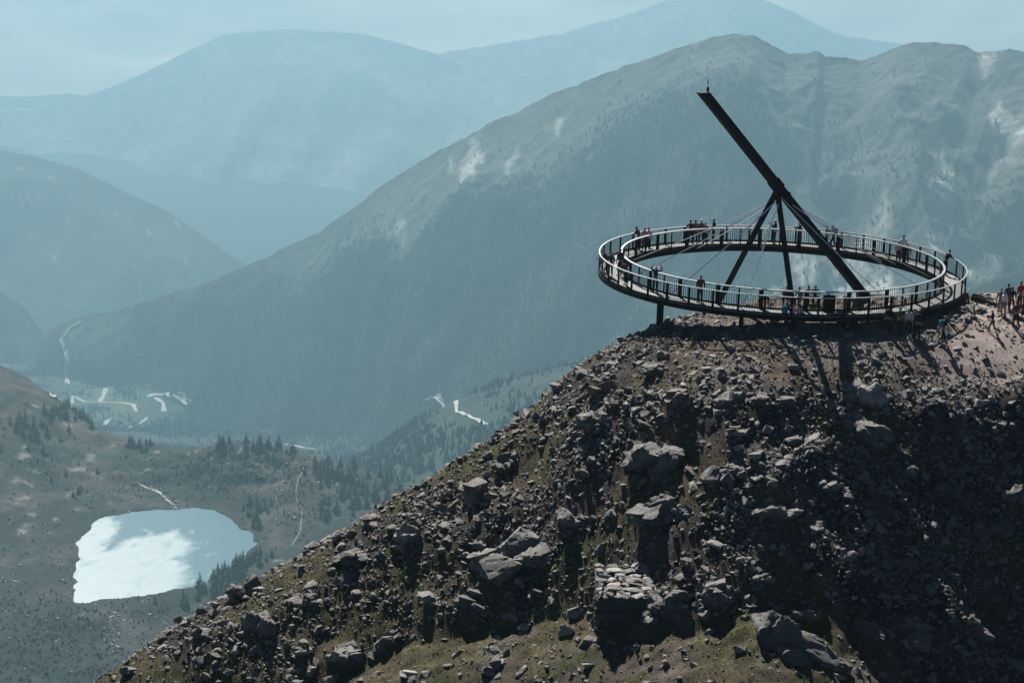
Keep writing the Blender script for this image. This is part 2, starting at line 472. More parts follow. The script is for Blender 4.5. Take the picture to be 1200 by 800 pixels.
while nb < 245 and tries < 6000:
    tries += 1
    x = random.uniform(-58, 18); y = random.uniform(-40, -2)
    g, su, pa, ob, br = [float(q) for q in hill_masks(np.array([x]), np.array([y]))]
    if random.random() < max(.55*g, .8*su, .95*pa, .85*ob): continue
    z = float(hill_h(np.array([x]), np.array([y]))[0])
    px, py = proj((x, y, z))
    if not (60 < px < 1215 and 340 < py < 820): continue
    if su > .3 and abs(math.hypot(x, y)) < 15: continue
    if np.min(np.hypot(land_xy[:, 0]-x, land_xy[:, 1]-y)/land_xy[:, 2]) < .9: continue
    s = min(.95, .33*math.exp(random.gauss(0.12, .34)))
    if taken and min(math.hypot(x-a, y-b)-.9*(s+q) for a, b, q in taken) < 0: continue
    taken.append((x, y, s))
    me = random.choice(PROTO)
    o = bpy.data.objects.new('boulder', me); COL.objects.link(o)
    mt = random.choices(['rock', 'rock_pale', 'rock_dark', 'rock_brown'], [5, 2.2, 2, .8])[0]
    if not me.materials: me.materials.append(M['rock'])
    o.material_slots[0].link = 'OBJECT'; o.material_slots[0].material = M[mt]
    sz = random.uniform(.6, 1.05)
    o.location = (x, y, z+s*.02); o.scale = (s, s, s*sz)
    o.rotation_euler = (random.uniform(-.35, .5), random.uniform(-.4, .4), random.uniform(0, 6.28))
    zone = next(q[2] for q in ZONES[1:] if q[1](px, py))
    colw = {'rock': 'grey', 'rock_pale': 'pale', 'rock_dark': 'dark', 'rock_brown': 'rusty brown'}[mt]
    shp = 'flat' if sz < .74 else ('blocky' if sz < .92 else 'upright')
    szw = 'large' if s > .53 else ('middling' if s > .38 else 'small')
    lab = f'{szw} {colw} {shp} boulder {zone}'
    tag(o, lab, 'boulder', lab.replace('boulder', 'boulders'))
    nb += 1

# half buried outcrops of broken bedrock
no = 0; rs = random.Random(91); names_o = {}
while no < 34:
    px = rs.uniform(150, 1190); py = rs.uniform(430, 790)
    P = hit(px, py, hill_h, 100, 240, .2)
    if not (100 < float(np.linalg.norm(P-CAM)) < 185): continue
    if np.min(np.hypot(land_xy[:, 0]-P[0], land_xy[:, 1]-P[1])) < 2.4: continue
    g, su, pa, ob, br = [float(q) for q in hill_masks(P[:1], P[1:2])]
    if su > .4 or ob > .4: continue
    w = rs.uniform(.8, 1.7); mt = rs.choice(['rock', 'rock', 'rock_dark', 'rock_brown'])
    me = rock_mesh('outcrop', 4000+no*13, (w, w*rs.uniform(.7, .95), w*rs.uniform(.5, .85)), rs.uniform(.3, .6), rotm(rs.uniform(-.2, .3), rs.uniform(-.2, .2), rs.uniform(-.6, .6)), pieces=13, sub=3, rough=.13)
    o = link('outcrop', me, M[mt], None, (P[0], P[1], P[2]-.12*w))
    zone = next(q[2] for q in ZONES[1:] if q[1](px, py))
    lab = f"{'broad' if w > 1.25 else 'small'} {dict(rock='grey', rock_dark='dark', rock_brown='rusty brown')[mt]} outcrop of broken bedrock {zone}"
    tag(o, lab, 'outcrop', lab.replace('outcrop', 'outcrops')); land_xy = np.concatenate([land_xy, [[P[0], P[1], w]]]); no += 1

# rubble: tens of thousands of loose stones, nobody could count them
def scatter_rocks(name, N, area, smin, smean, sig, smax, sub, nproto, seed, keep, mat, zfun, sink=.03, flat=(.32, .8)):
    r = np.random.default_rng(seed)
    protos = []
    for i in range(nproto):
        p, f = rock(seed*50+i, sub=sub, nplanes=7+i % 5, rough=.05 if sub > 1 else .0, sharp=.5)
        protos.append((p*np.array([1, r.uniform(.6, .95), r.uniform(*flat)]), f))
    x = r.uniform(area[0], area[1], N); y = r.uniform(area[2], area[3], N)
    k = r.uniform(size=N) < keep(x, y); x = x[k]; y = y[k]; n = len(x)
    s = np.clip(smean*np.exp(r.normal(0, sig, n)), smin, smax)
    s = np.clip(s*np.exp(.75*fbm(x/5.5, y/5.5, 3, 160)), smin, smax)
    z = zfun(x, y)
    ax = r.uniform(-.4, .75, n); ay = r.uniform(-.6, .6, n); az = r.uniform(0, 6.28, n)
    cx, sx, cy, sy, cz, sz = np.cos(ax), np.sin(ax), np.cos(ay), np.sin(ay), np.cos(az), np.sin(az)
    o = np.zeros(n); e = np.ones(n)
    RX = np.stack([e,o,o,o,cx,-sx,o,sx,cx], -1).reshape(n,3,3); RY = np.stack([cy,o,sy,o,e,o,-sy,o,cy], -1).reshape(n,3,3); RZ = np.stack([cz,-sz,o,sz,cz,o,o,o,e], -1).reshape(n,3,3)
    Q = RX @ RY @ RZ
    pick = r.integers(0, nproto, n); tint = np.clip(r.normal(.5, .22, n), 0, 1)
    V = []; Fs = []; T = []; nv = 0
    for i, (p, f) in enumerate(protos):
        id = np.nonzero(pick == i)[0]
        if not len(id): continue
        v = np.einsum('nij,kj->nki', Q[id], p)*s[id][:, None, None] + np.stack([x[id], y[id], z[id]+s[id]*sink], -1)[:, None, :]
        V.append(v.reshape(-1, 3)); T.append(np.repeat(tint[id], len(p)))
        Fs.append((f[None]+(np.arange(len(id))*len(p))[:, None, None]).reshape(-1, 3)+nv); nv += len(id)*len(p)
    me = np_mesh(name, np.concatenate(V), np.concatenate(Fs), {'tint': np.concatenate(T)})
    return link(name, me, mat)

def keep_hill(power):
    def k(x, y):
        g, su, pa, ob, br = hill_masks(x, y)
        n = fbm(x/5, y/5, 3, 141)
        d = (1-.5*g)*(1-.4*su)*(1-.6*pa)*(1-.85*ob)*np.clip(.80+1.5*n, .08, 1)
        return np.clip(d*power, .05 if power < 1.2 else .12, 1)
    return k
rub1 = scatter_rocks('rubble', 66000, (-66, 22, -42, 2), .07, .155, .55, .52, 2, 24, 5, keep_hill(1.0), M['rock'], hill_h)
tag(rub1, 'grey angular rubble and scree covering the near slope', 'rubble', None, 'stuff')
rub2 = scatter_rocks('gravel', 80000, (-66, 22, -42, 4), .04, .105, .4, .22, 1, 12, 9, keep_hill(1.5), M['rock'], hill_h)
tag(rub2, 'small loose stones and gravel between the boulders', 'gravel', None, 'stuff')
# grass tufts
def tufts(name, N, area, seed, keep, zfun, mat, hmin, hmax, blades=7):
    r = np.random.default_rng(seed)
    x = r.uniform(area[0], area[1], N); y = r.uniform(area[2], area[3], N)
    k = r.uniform(size=N) < keep(x, y); x = x[k]; y = y[k]; n = len(x)
    z = zfun(x, y); h = r.uniform(hmin, hmax, n)
    a = r.uniform(0, 6.28, (n, blades)); lean = r.uniform(.2, .9, (n, blades)); b = h[:, None]*r.uniform(.7, 1.2, (n, blades))
    base = np.stack([x, y, z-.02], -1)[:, None, :]+np.stack([np.cos(a)*.05, np.sin(a)*.05, a*0], -1)
    w = .010+.12*h[:, None]
    side = np.stack([-np.sin(a)*w, np.cos(a)*w, a*0], -1)
    tip = base+np.stack([np.cos(a)*lean*b, np.sin(a)*lean*b, b*np.cos(lean)], -1)
    v = np.stack([base-side, base+side, tip], 2).reshape(-1, 3)
    f = np.arange(len(v)).reshape(-1, 3)
    tint = np.repeat(np.clip(r.normal(.5, .25, n), 0, 1), blades*3)
    return link(name, np_mesh(name, v, f, {'tint': tint}), mat)
t = NT('dry_grass'); t.base(t.ramp(t.attr('tint', 'Fac'), [(0, (.05, .055, .02)), (.5, (.10, .095, .04)), (1, (.2, .15, .08))])); t.rough(.9); t.spec(.1); M['grass'] = t.m
def keep_grass(x, y):
    g, su, pa, ob, br = hill_masks(x, y); return g*.9*(1-.7*su*(1-br))*(1-.9*pa)
gr = tufts('grass', 80000, (-62, 20, -42, 0), 17, keep_grass, hill_h, M['grass'], .03, .085)
tag(gr, 'short olive and straw coloured grass between the stones', 'grass', None, 'stuff')

# drystone hut
def drystone_hut():
    P = hit(733, 733, hill_h)
    t = empty('stone_hut', tuple(P), R(4))
    tag(t, 'low square drystone hut with a flat top of pale cracked slabs on the turf ledge', 'hut')
    W, D, H = 3.35, 3.3, 1.7
    r = np.random.default_rng(44)
    mb = MB()
    # walls of coursed stones round the four sides
    def stone(c, size):
        p, f = hull(r, 13, .16)
        p = p/np.abs(p).max(0)
        mb.add((p*np.asarray(size)*.54) @ rotm(r.uniform(-.08, .08), r.uniform(-.08, .08), r.uniform(-.1, .1)).T+np.asarray(c), f)
    z = -.5
    while z < H-.05:
        hh = r.uniform(.3, .6)
        for sx in (0, 1):
            x = -W/2+r.uniform(-.1, .05)
            while x < W/2-.05:
                w = r.uniform(.5, 1.4); w = min(w, W/2+.1-x)
                stone((x+w/2, (.17 if sx == 0 else D-.17)+r.uniform(-.06, .06), z+hh/2+r.uniform(-.03, .03)), (w*1.08, .42, hh*1.12)); x += w
            y = .3
            while y < D-.3:
                w = min(r.uniform(.25, .8), D-.25-y)
                stone(((-W/2+.17 if sx == 0 else W/2-.17)+r.uniform(-.06, .06), y+w/2, z+hh/2+r.uniform(-.03, .03)), (.42, w*1.08, hh*1.12)); y += w
        z += hh*.95
    mb.box((0, D/2, H/2-.3), (W-.5, D-.5, H+.1))
    mb.build('wall', M['rock_dark'], t)
    # roof: rows of irregular slabs tilting to the front
    rf = MB(); y = -.12; row = 0
    while y < D+.05:
        d = r.uniform(.34, .8); x = -W/2-.08+r.uniform(0, .1)
        while x < W/2+.05:
            w = r.uniform(.3, 1.15); w = min(w, W/2+.14-x)
            if w < .12: break
            zz = H+.02+(y+d/2)*.235+r.uniform(-.02, .05)
            rr = rotm(.235+r.uniform(-.07, .07), r.uniform(-.06, .06), r.uniform(-.22, .22))
            p, f = rock(900+row*37+int(x*50), sub=2, nplanes=7, rough=.03, sharp=.75)
            rf.add(p*np.array([w*.58, d*.62, r.uniform(.07, .13)]) @ rr.T+np.array([x+w/2, y+d/2, zz]), f)
            x += w*.97
        y += d*.92; row += 1
    ro = rf.build('roof', M['rock_pale'], t)
    a = ro.data.attributes.new('tint', 'FLOAT', 'POINT'); a.data.foreach_set('value', np.concatenate([np.full(len(q), np.clip(r.normal(.5, .28), 0, 1)) for q in rf.v]).astype(np.float32))
    tag(ro, 'roof of pale irregular slabs')
    # backing under the roof slabs
    bk = MB()
    bk.add(np.array([[-W/2+.1,.05,H-.1],[W/2-.1,.05,H-.1],[W/2-.1,D-.05,H+.66],[-W/2+.1,D-.05,H+.66],[-W/2+.1,.05,H-.5],[W/2-.1,.05,H-.5],[W/2-.1,D-.05,H-.5],[-W/2+.1,D-.05,H-.5]]), [[0,1,2,3],[7,6,5,4],[0,4,5,1],[1,5,6,2],[2,6,7,3],[3,7,4,0]])
    bk.build('roof_bed', M['rock_dark'], t)
drystone_hut()

# ------------------------------------------------------------------ the ring walkway with its sundial pointer
M['steel_dark'] = simple('dark_steel', (.008, .007, .007), .65, 0, .3, 2.0, .12)
M['steel_rail'] = simple('brushed_rail', (.45, .47, .48), .38, 1.0, .12, 6.0)
M['deck'] = simple('deck_grating', (.20, .21, .21), .6, .2, .15, 8.0)
M['cable'] = simple('steel_cable', (.82, .83, .84), .4, .35, .05, 6.0, .5)
RO, RI = 12.5, 11.0
ring = empty('ring_walkway', (0, 0, 0))
tag(ring, 'round steel walkway with railings, propped over the summit under a slanted sundial pointer', 'walkway')
mb = MB(); mb.annulus([(RI+.02, ZDECK-.06), (RO-.02, ZDECK-.06), (RO-.02, ZDECK), (RI+.02, ZDECK)], 240)
deck = mb.build('deck', M['deck'], ring)
mb = MB()
mb.annulus([(RI-.10, ZDECK-.42), (RI+.22, ZDECK-.42), (RI+.22, ZDECK-.07), (RI-.10, ZDECK-.07)], 240)
mb.build('inner_girder', M['steel_dark'], ring)
mb = MB()
mb.annulus([(RO-.16, ZDECK-.36), (RO+.04, ZDECK-.36), (RO+.04, ZDECK-.07), (RO-.16, ZDECK-.07)], 240)
mb.build('outer_girder', M['steel_dark'], ring)
mb = MB()
for k in range(48):
    a = (k+.5)*2*math.pi/48
    mb.box((math.cos(a)*(RI+RO)/2, math.sin(a)*(RI+RO)/2, ZDECK-.2), (RO-RI-.3, .1, .2), rotm(0, 0, 0) @ np.array([[math.cos(a), -math.sin(a), 0], [math.sin(a), math.cos(a), 0], [0, 0, 1]]))
mb.build('cross_beams', M['steel_dark'], ring).name = 'beam_frame'
def rz(a): return np.array([[math.cos(a), -math.sin(a), 0], [math.sin(a), math.cos(a), 0], [0, 0, 1]])
def railing(name, r, ztop, hw, hh, nthick, nthin, thick, thin, nbal):
    mb = MB(); mb.annulus([(r-hw, ztop-hh), (r+hw, ztop-hh), (r+hw, ztop), (r-hw, ztop)], 240)
    rail = mb.build(name, M['steel_rail'], ring)
    mb = MB(); mb.annulus([(r-.02, ZDECK+.004), (r+.02, ZDECK+.004), (r+.02, ZDECK+.12), (r-.02, ZDECK+.12)], 240)
    mb.build('kick_plate', M['steel_dark'], rail)
    ang = [(2*math.pi*(k+.17)/nthick, thick) for k in range(nthick)]
    if nthin: ang += [(2*math.pi*(k+.17+.5)/nthick, thin) for k in range(nthin)]
    p0 = {}
    for a, w in ang:
        if w not in p0:
            m = MB(); m.box((0, 0, (ztop-hh-ZDECK+.30)/2-.30), (w[1], w[0], ztop-hh-ZDECK+.30)); m.build('post', M['steel_dark'], rail)
            p0[w] = bpy.data.objects[-1] if False else rail.children[-1]
            o = p0[w]
        else:
            o = bpy.data.objects.new('post', p0[w].data); COL.objects.link(o); o.parent = rail
        o.location = (math.cos(a)*r, math.sin(a)*r, ZDECK); o.rotation_euler = (0, 0, a)
    mb = MB()
    for k in range(nbal):
        a = 2*math.pi*k/nbal
        mb.box((math.cos(a)*r, math.sin(a)*r, (ZDECK+.1+ztop-hh)/2), (.012, .022, ztop-hh-ZDECK-.1), rz(a))
    mb.build('bar_infill', M['steel_dark'], rail)
    return rail
railing('inner_railing', RI, ZRAIL+.09, .072, .075, 24, 24, (.26, .10), (.09, .07), 432)
railing('outer_railing', RO, ZRAIL, .045, .05, 46, 0, (.14, .08), None, 460)

def beam(name, a, b, w, h, mat, parent, cut=False):
    """square section beam from a to b, its upper end cut level when asked"""
    a = np.asarray(a, float); b = np.asarray(b, float); t = (b-a)/np.linalg.norm(b-a)
    s = np.cross(t, [0, 0, 1.0]); s /= np.linalg.norm(s); u = np.cross(s, t)
    v = []
    for base, end in ((a, 0), (b, 1)):
        for i, j in ((-1, -1), (1, -1), (1, 1), (-1, 1)):
            p = base+s*i*w/2+u*j*h/2
            if end and cut: p = p+t*((b[2]-p[2])/t[2])
            v.append(p)
    mb = MB(); mb.add(v, [[0,3,2,1],[4,5,6,7],[0,1,5,4],[1,2,6,5],[2,3,7,6],[3,0,4,7]])
    return mb.build(name, mat, parent), t, s, u

gb_ = np.array(hit(1021, 349, hill_h)); gbx = at_y(1020, 350, -4.0)
BASE = np.array([gbx[0], gbx[1], gbx[2]-.3])
# slope the pointer like the earth's axis, 42.6 degrees
best = None
for Y in np.arange(-22, -2, .05):
    T_ = at_y(824, 108.5, Y); e = T_-BASE; el = math.degrees(math.atan2(e[2], math.hypot(e[0], e[1])))
    if best is None or abs(el-42.6) < best[0]: best = (abs(el-42.6), T_)
TOP = best[1]
ptr, pt, ps, pu = beam('sundial_pointer', BASE, TOP, .47, .52, M['steel_dark'], ring, True)
def on_ptr(px):
    ts = np.linspace(0, 1, 2001); q = [proj(BASE+(TOP-BASE)*k)[0] for k in ts]
    return BASE+(TOP-BASE)*ts[int(np.argmin(np.abs(np.array(q)-px)))]
J = on_ptr(911)
mb = MB(); m = np.stack([pt, ps, pu], 1)
mb.box(J+pt*.2, (.8, .58, .63), m); mb.box(J-pt*1.0, (.22, .56, .6), m); mb.build('collar', M['steel_dark'], ptr)
mb = MB(); q = TOP+pu*.30-pt*.25; mb.box(q+np.array([0, 0, .12]), (.16, .16, .3)); mb.tube([q+[0, 0, .2], q+[-.03, 0, .5], q+[.04, 0, .75]], .03, 6)
mb.build('lightning_rod', M['steel_dark'], ptr)
for pxf, yf, pyf in ((843, -5.0, 352), (929, -7.4, 357)):
    F = at_y(pxf, pyf, yf); F[2] = min(F[2], float(hill_h(F[0], F[1])))-.1
    F0 = at_y(pxf, pyf, yf)
    d = F0-J; d /= np.linalg.norm(d); F = F0+d*.9
    o = beam('strut', J-np.array([0, 0, .25]), F, .26, .27, M['steel_dark'], ring)[0]
    mb = MB(); gzv = float(hill_h(F[0], F[1])); mb.tube([[F[0], F[1], min(gzv, F[2])-1.0], [F[0], F[1], F[2]+.15]], .4, 12); mb.build('footing', M['deck'], o)
mb = MB(); mb.box(BASE+[.25, .3, .15], (2.2, 1.6, .5)); mb.box(BASE+[.9, .2, .35], (1.5, .7, .3)); mb.build('base_block', M['steel_dark'], ring)
# cables from under the collar to the inner girder
for k, a in enumerate((193, 222, 251, 156, 118, 92, 62, 43, 36, 12, 336, 308)):
    e = np.array([math.cos(R(a))*(RI-.08), math.sin(R(a))*(RI-.08), ZDECK-.15])
    s = J-pt*.5-np.array([0, 0, .4])
    mb = MB(); mb.tube([s+(e-s)*q-np.array([0, 0, .12*math.sin(math.pi*q)]) for q in np.linspace(0, 1, 7)], .036 if k < 3 else .026, 6); mb.build('cable', M['cable'], ring)
# support columns
def foot(x, y): return float(hill_h(np.array([x]), np.array([y]))[0])
for a, w in ((222, .46), (284, .62), (252, .3), (310, .3), (332, .3)):
    r = RI+.6; x, y = math.cos(R(a))*r, math.sin(R(a))*r
    zf = min(foot(x, y), ZDECK-.7)
    mb = MB(); mb.tube([[x, y, zf-.6], [x, y, ZDECK-.3]], w/2, 14)
    c_ = mb.build('support_column', M['steel_dark'], ring, smooth=False)
    mb = MB(); mb.box((x, y, ZDECK-.39), (1.1, w*.9, .14), rz(R(a))); mb.build('bracket', M['steel_dark'], c_)
# info lectern on the inner railing at the front
def deck_spot(px, front, r=11.75):
    x = (px-916)/17
    for _ in range(12):
        y = math.sqrt(max(r*r-x*x, .01))*(-1 if front else 1)
        e = px-proj((x, y, ZDECK))[0]; x = max(-r+.01, min(r-.01, x+e/17))
    return np.array([x, math.sqrt(max(r*r-x*x, .01))*(-1 if front else 1), ZDECK])
ip = deck_spot(971, True, 11.2)
ib = empty('info_board', tuple(ip), 0); tag(ib, 'dark upright info board against the inner railing at the front of the walkway', 'info board')
mb = MB(); mb.box((0, 0, .55), (.75, .06, 1.1)); mb.build('panel', M['steel_dark'], ib)
mb = MB(); mb.box((-.3, .06, .03), (.12, .3, .05)); mb.box((.3, .06, .03), (.12, .3, .05)); mb.box((-.3, .055, .4), (.05, .05, .8)); mb.box((.3, .055, .4), (.05, .05, .8)); mb.build('stand', M['deck'], ib)

# ------------------------------------------------------------------ people
def skin_mesh(name, chains, sub=1):
    """chains: list of lists of (point, radius); the first point of a chain that repeats an earlier point is welded to it"""
    V = []; E = []; Rr = []; idx = {}
    def vid(p, r):
        k = tuple(round(c, 4) for c in p)
        if k not in idx: idx[k] = len(V); V.append(k); Rr.append(r)
        return idx[k]
    for ch in chains:
        ids = [vid(p, r) for p, r in ch]
        E += [(a, b) for a, b in zip(ids, ids[1:]) if a != b]
    me = bpy.data.meshes.new(name); me.from_pydata(V, E, []); me.update()
    o = bpy.data.objects.new(name, me); COL.objects.link(o)
    o.modifiers.new('skin', 'SKIN'); sm = o.modifiers.new('sub', 'SUBSURF'); sm.levels = sub; sm.render_levels = sub
    o.modifiers['skin'].use_smooth_shade = True
    for i, d in enumerate(me.skin_vertices[0].data):
        d.radius = (Rr[i], Rr[i]) if not isinstance(Rr[i], tuple) else Rr[i]; d.use_root = (i == 0)
    bpy.context.view_layer.update()
    ev = o.evaluated_get(bpy.context.evaluated_depsgraph_get())
    out = bpy.data.meshes.new_from_object(ev); out.name = name
    bpy.data.objects.remove(o); bpy.data.meshes.remove(me)
    return out

def v3(*a): return np.array(a, float)
def pose(kind):
    """joints of a 1.72 m figure facing +Y, feet on z=0"""
    pel = v3(0, 0, .93); lean = 0.0; head_t = 0.0
    L = dict(hipL=v3(-.09, 0, .89), kneeL=v3(-.10, .03, .49), ankL=v3(-.11, -.02, .08), hipR=v3(.09, 0, .89), kneeR=v3(.10, .03, .49), ankR=v3(.11, -.02, .08))
    toe = dict(L=v3(-.13, .15, .03), R=v3(.13, .15, .03))
    if kind == 'walk':
        L.update(kneeL=v3(-.10, .17, .52), ankL=v3(-.10, .24, .10), kneeR=v3(.10, -.06, .49), ankR=v3(.10, -.34, .14)); toe = dict(L=v3(-.11, .42, .06), R=v3(.11, -.20, .03)); lean = .10
    if kind == 'rest':
        L.update(kneeR=v3(.13, .10, .50), ankR=v3(.16, .04, .08)); toe['R'] = v3(.22, .19, .03); lean = .04
    if kind == 'lean': lean = .38
    if kind == 'sit':
        dz = -.52; pel = v3(0, 0, .41)
        L.update(hipL=v3(-.10, .02, .40), kneeL=v3(-.15, .38, .50), ankL=v3(-.13, .55, .08), hipR=v3(.10, .02, .40), kneeR=v3(.15, .38, .50), ankR=v3(.13, .55, .08)); toe = dict(L=v3(-.14, .73, .04), R=v3(.14, .73, .04)); lean = .18
    def up(h, side=0.0, fwd=0.0):
        return pel+v3(side, math.sin(lean)*h+fwd, math.cos(lean)*h)
    J = dict(pel=pel, waist=up(.17), chest=up(.38), nb=up(.53), neck=up(.60, 0, .01), jaw=up(.645, 0, .045), skull=up(.715, 0, .025), crown=up(.78, 0, .01), nose=up(.69, 0, .135))
    J.update(L)
    for s, n in ((-1, 'L'), (1, 'R')):
        sh = up(.49, .175*s); J['sh'+n] = sh
        if kind in ('lean',): el = sh+v3(.06*s, .16, -.24); wr = el+v3(-.05*s, .24, -.02)
        elif kind == 'photo': el = sh+v3(.06*s, .20, -.16); wr = el+v3(-.12*s, .16, .19)
        elif kind == 'raise': el = sh+v3(.20*s, .10, .06); wr = el+v3(-.10*s, .06, .24)
        elif kind == 'point' and s < 0: el = sh+v3(-.25, .04, -.05); wr = el+v3(-.24, .05, .08)
        elif kind == 'hips': el = sh+v3(.16*s, -.06, -.22); wr = el+v3(-.14*s, .12, -.17)
        elif kind == 'walk': el = sh+v3(.05*s, .10*s, -.26); wr = el+v3(-.01*s, .14+.06*s, -.18)
        elif kind == 'sit': el = sh+v3(.06*s, .12, -.24); wr = el+v3(-.04*s, .22, .02)
        else: el = sh+v3(.07*s, -.03, -.28); wr = el+v3(.01*s, .07, -.24)
        J['el'+n] = el; J['wr'+n] = wr; d = wr-el; d /= np.linalg.norm(d); J['pal'+n] = wr+d*.07
        side = np.cross(d, v3(s, 0.0, .15)); side /= np.linalg.norm(side); inn = v3(-s*.5, 0, 0)
        f = []
        for k, ln in enumerate((.070, .080, .075, .058)):
            b = wr+d*.095+side*(.030-.020*k); m = b+d*ln*.5; t = m+d*ln*.36+inn*.035
            f.append([(J['pal'+n], (.036, .018)), (b, .0095), (m, .009), (t, .0075)])
        tb = wr+d*.035+side*.036; f.append([(wr, (.026, .02)), (tb, .011), (tb+d*.034+side*.018, .0095), (tb+d*.062+side*.020+inn*.02, .008)])
        J['fing'+n] = f
    J['toeL'] = toe['L']; J['toeR'] = toe['R']
    return J

def person_meshes(kind, child=False):
    J = pose(kind)
    body = [[(J['pel'], (.135, .10)), (J['waist'], (.12, .085)), (J['chest'], (.145, .10)), (J['nb'], (.085, .07)), (J['neck'], .052), (J['jaw'], (.058, .068)), (J['skull'], (.074, .092)), (J['crown'], (.055, .065))], [(J['skull'], (.074, .092)), (J['nose'], .012)]]
    shirt = [[(J['waist']*.6+J['pel']*.4, (.142, .108)), (J['waist'], (.14, .105)), (J['chest'], (.168, .122)), (J['nb'], (.10, .085))]]
    trous = [[(J['pel']*.4+J['waist']*.6, (.135, .10)), (J['pel'], (.15, .118))]]
    shoes = []
    for n in 'LR':
        body.append([(J['nb'], (.085, .07)), (J['sh'+n], .056), (J['el'+n], .040), (J['wr'+n], .027), (J['pal'+n], (.036, .018))])
        body += J['fing'+n]
        body.append([(J['pel'], (.135, .10)), (J['hip'+n], .085), (J['knee'+n], .056), (J['ank'+n], .038), (J['toe'+n], .032)])
        el = J['el'+n]; sh = J['sh'+n]; wr = J['wr'+n]
        shirt.append([(J['nb'], (.10, .085)), (sh, .075), (el, .056), (el*.25+wr*.75, .043)])
        a = J['ank'+n]; k = J['knee'+n]
        trous.append([(J['pel'], (.15, .118)), (J['hip'+n], .105), (k, .074), (a*.9+k*.1, .060)])
        t = J['toe'+n]; shoes.append([(a+v3(0, 0, .03), .05), (a*.75+t*.25+v3(0, 0, -.025), .05), (t, .042)])
    hd = J['skull']; cr = J['crown']; bk = v3(0, -.035, 0)
    return dict(body=skin_mesh('body', body), shirt=skin_mesh('shirt', shirt), trousers=skin_mesh('trousers', trous), shoe=[skin_mesh('shoe', [s]) for s in shoes],
                hair=skin_mesh('hair', [[(hd+bk*1.1-v3(0, 0, .05), (.070, .06)), (hd+bk*.8+v3(0, 0, .02), (.085, .082)), (cr+bk*.4+v3(0, 0, .01), (.066, .072)), (cr+v3(0, .045, .0), (.05, .03))]]),
                head=hd, crown=cr, back=J['chest'], J=J)
KINDS = {k: person_meshes(k) for k in ('stand', 'rest', 'walk', 'lean', 'photo', 'raise', 'point', 'hips', 'sit')}
def hat_mesh(brim):
    mb = MB(); n = 14; th = np.arange(n)*2*math.pi/n
    prof = [(brim, -.005), (brim, .008), (.098, .012), (.094, .07), (.06, .105), (.0, .115)] if brim > .12 else [(.094, -.01), (.096, .03), (.088, .07), (.05, .10), (.0, .108)]
    v = np.concatenate([np.stack([np.cos(th)*r, np.sin(th)*r*1.12, np.full(n, z)], 1) for r, z in prof])
    f = [[i*n+k, i*n+(k+1) % n, (i+1)*n+(k+1) % n, (i+1)*n+k] for i in range(len(prof)-1) for k in range(n)]
    mb.add(v, f)
    if brim <= .12: mb.add(np.array([[-.07, .08, .012], [.07, .08, .012], [.05, .185, -.004], [-.05, .185, -.004], [-.07, .08, -.002], [.07, .08, -.002], [.05, .185, -.012], [-.05, .185, -.012]]), [[0, 1, 2, 3], [7, 6, 5, 4], [0, 4, 5, 1], [1, 5, 6, 2], [2, 6, 7, 3], [3, 7, 4, 0]])
    o = mb.build('hat', None); me = o.data; bpy.data.objects.remove(o); return me
HAT = {'cap': hat_mesh(.1), 'sunhat': hat_mesh(.19)}
_cm = {}
def cloth(c, rough=.85):
    if c not in _cm: _cm[c] = simple('cloth_%d_colour' % (len(_cm)+1), c, rough, 0, .15, 9, .15)
    return _cm[c]
SKIN = simple('skin', (.36, .21, .15), .55, 0, .06, 20)
def piece(name, me, mat, parent, loc=None):
    o = bpy.data.objects.new(name, me); COL.objects.link(o); o.parent = parent
    if not me.materials: me.materials.append(mat)
    o.material_slots[0].link = 'OBJECT'; o.material_slots[0].material = mat
    if loc is not None: o.location = loc
    return o
def person(loc, yaw, kind, label, shirt, trousers, hair=(.03, .02, .015), hat=None, scale=1.0, group=None):
    k = KINDS[kind]; e = empty('person', tuple(loc), yaw); e.scale = (scale*1.06, scale*1.06, scale)
    tag(e, label, 'person', group)
    piece('body', k['body'], SKIN, e); piece('shirt', k['shirt'], cloth(shirt), e); piece('trousers', k['trousers'], cloth(trousers), e)
    for s in k['shoe']: piece('shoe', s, cloth((.03, .03, .032)), e)
    if hat: piece('hat', HAT[hat[0]], cloth(hat[1]), e, tuple(k['crown']+v3(0, 0, -.035)))
    if not hat or hat[0] == 'cap': piece('hair', k['hair'], cloth(hair), e)
    return e
def backpack(p, kind, label, col, scale=1.0):
    k = KINDS[kind]; mb = MB()
    b = k['back']+v3(0, -.20, -.02)
    q, f = ICO[3]; n = np.sign(q)*np.abs(q)**.82
    mb.add(n*np.array([.165, .12, .25])+b, f)
    o = mb.build('backpack', cloth(col)); mb = MB()
    for s in (-1, 1):
        sh = k['J']['sh'+('L' if s < 0 else 'R')]
        mb.tube([b+v3(.09*s, .08, .20), sh+v3(-.05*s, -.02, .10), sh+v3(-.05*s, .11, .02), k['back']+v3(.11*s, .15, -.08), b+v3(.12*s, .06, -.18)], .018, 6)
    mb.build('strap', cloth((.03, .03, .035)), o)
    o.location = p.location; o.rotation_euler = p.rotation_euler; o.scale = p.scale
    tag(o, label, 'backpack')
DK = (.025, .026, .03); NAVY = (.03, .04, .07); WHITE = (.7, .7, .7); PINK = (.62, .30, .36); TEAL = (.015, .20, .25); RED = (.33, .03, .035); GREY = (.18, .18, .19); OLIVE = (.09, .10, .06); KHAKI = (.28, .24, .18); MAROON = (.14, .04, .05); BLUE = (.05, .08, .17)
def deck_p(px, front, r, yaw, kind, label, *a, **k): return person(deck_spot(px, front, r), R(yaw), kind, label, *a, **k)
def ground_p(px, py, yaw, kind, label, *a, **k):
    P = hit(px, py, hill_h, 100, 260, .05); P[2] = float(hill_h(P[0], P[1]))-.02
    return person(P, R(yaw), kind, label, *a, **k)
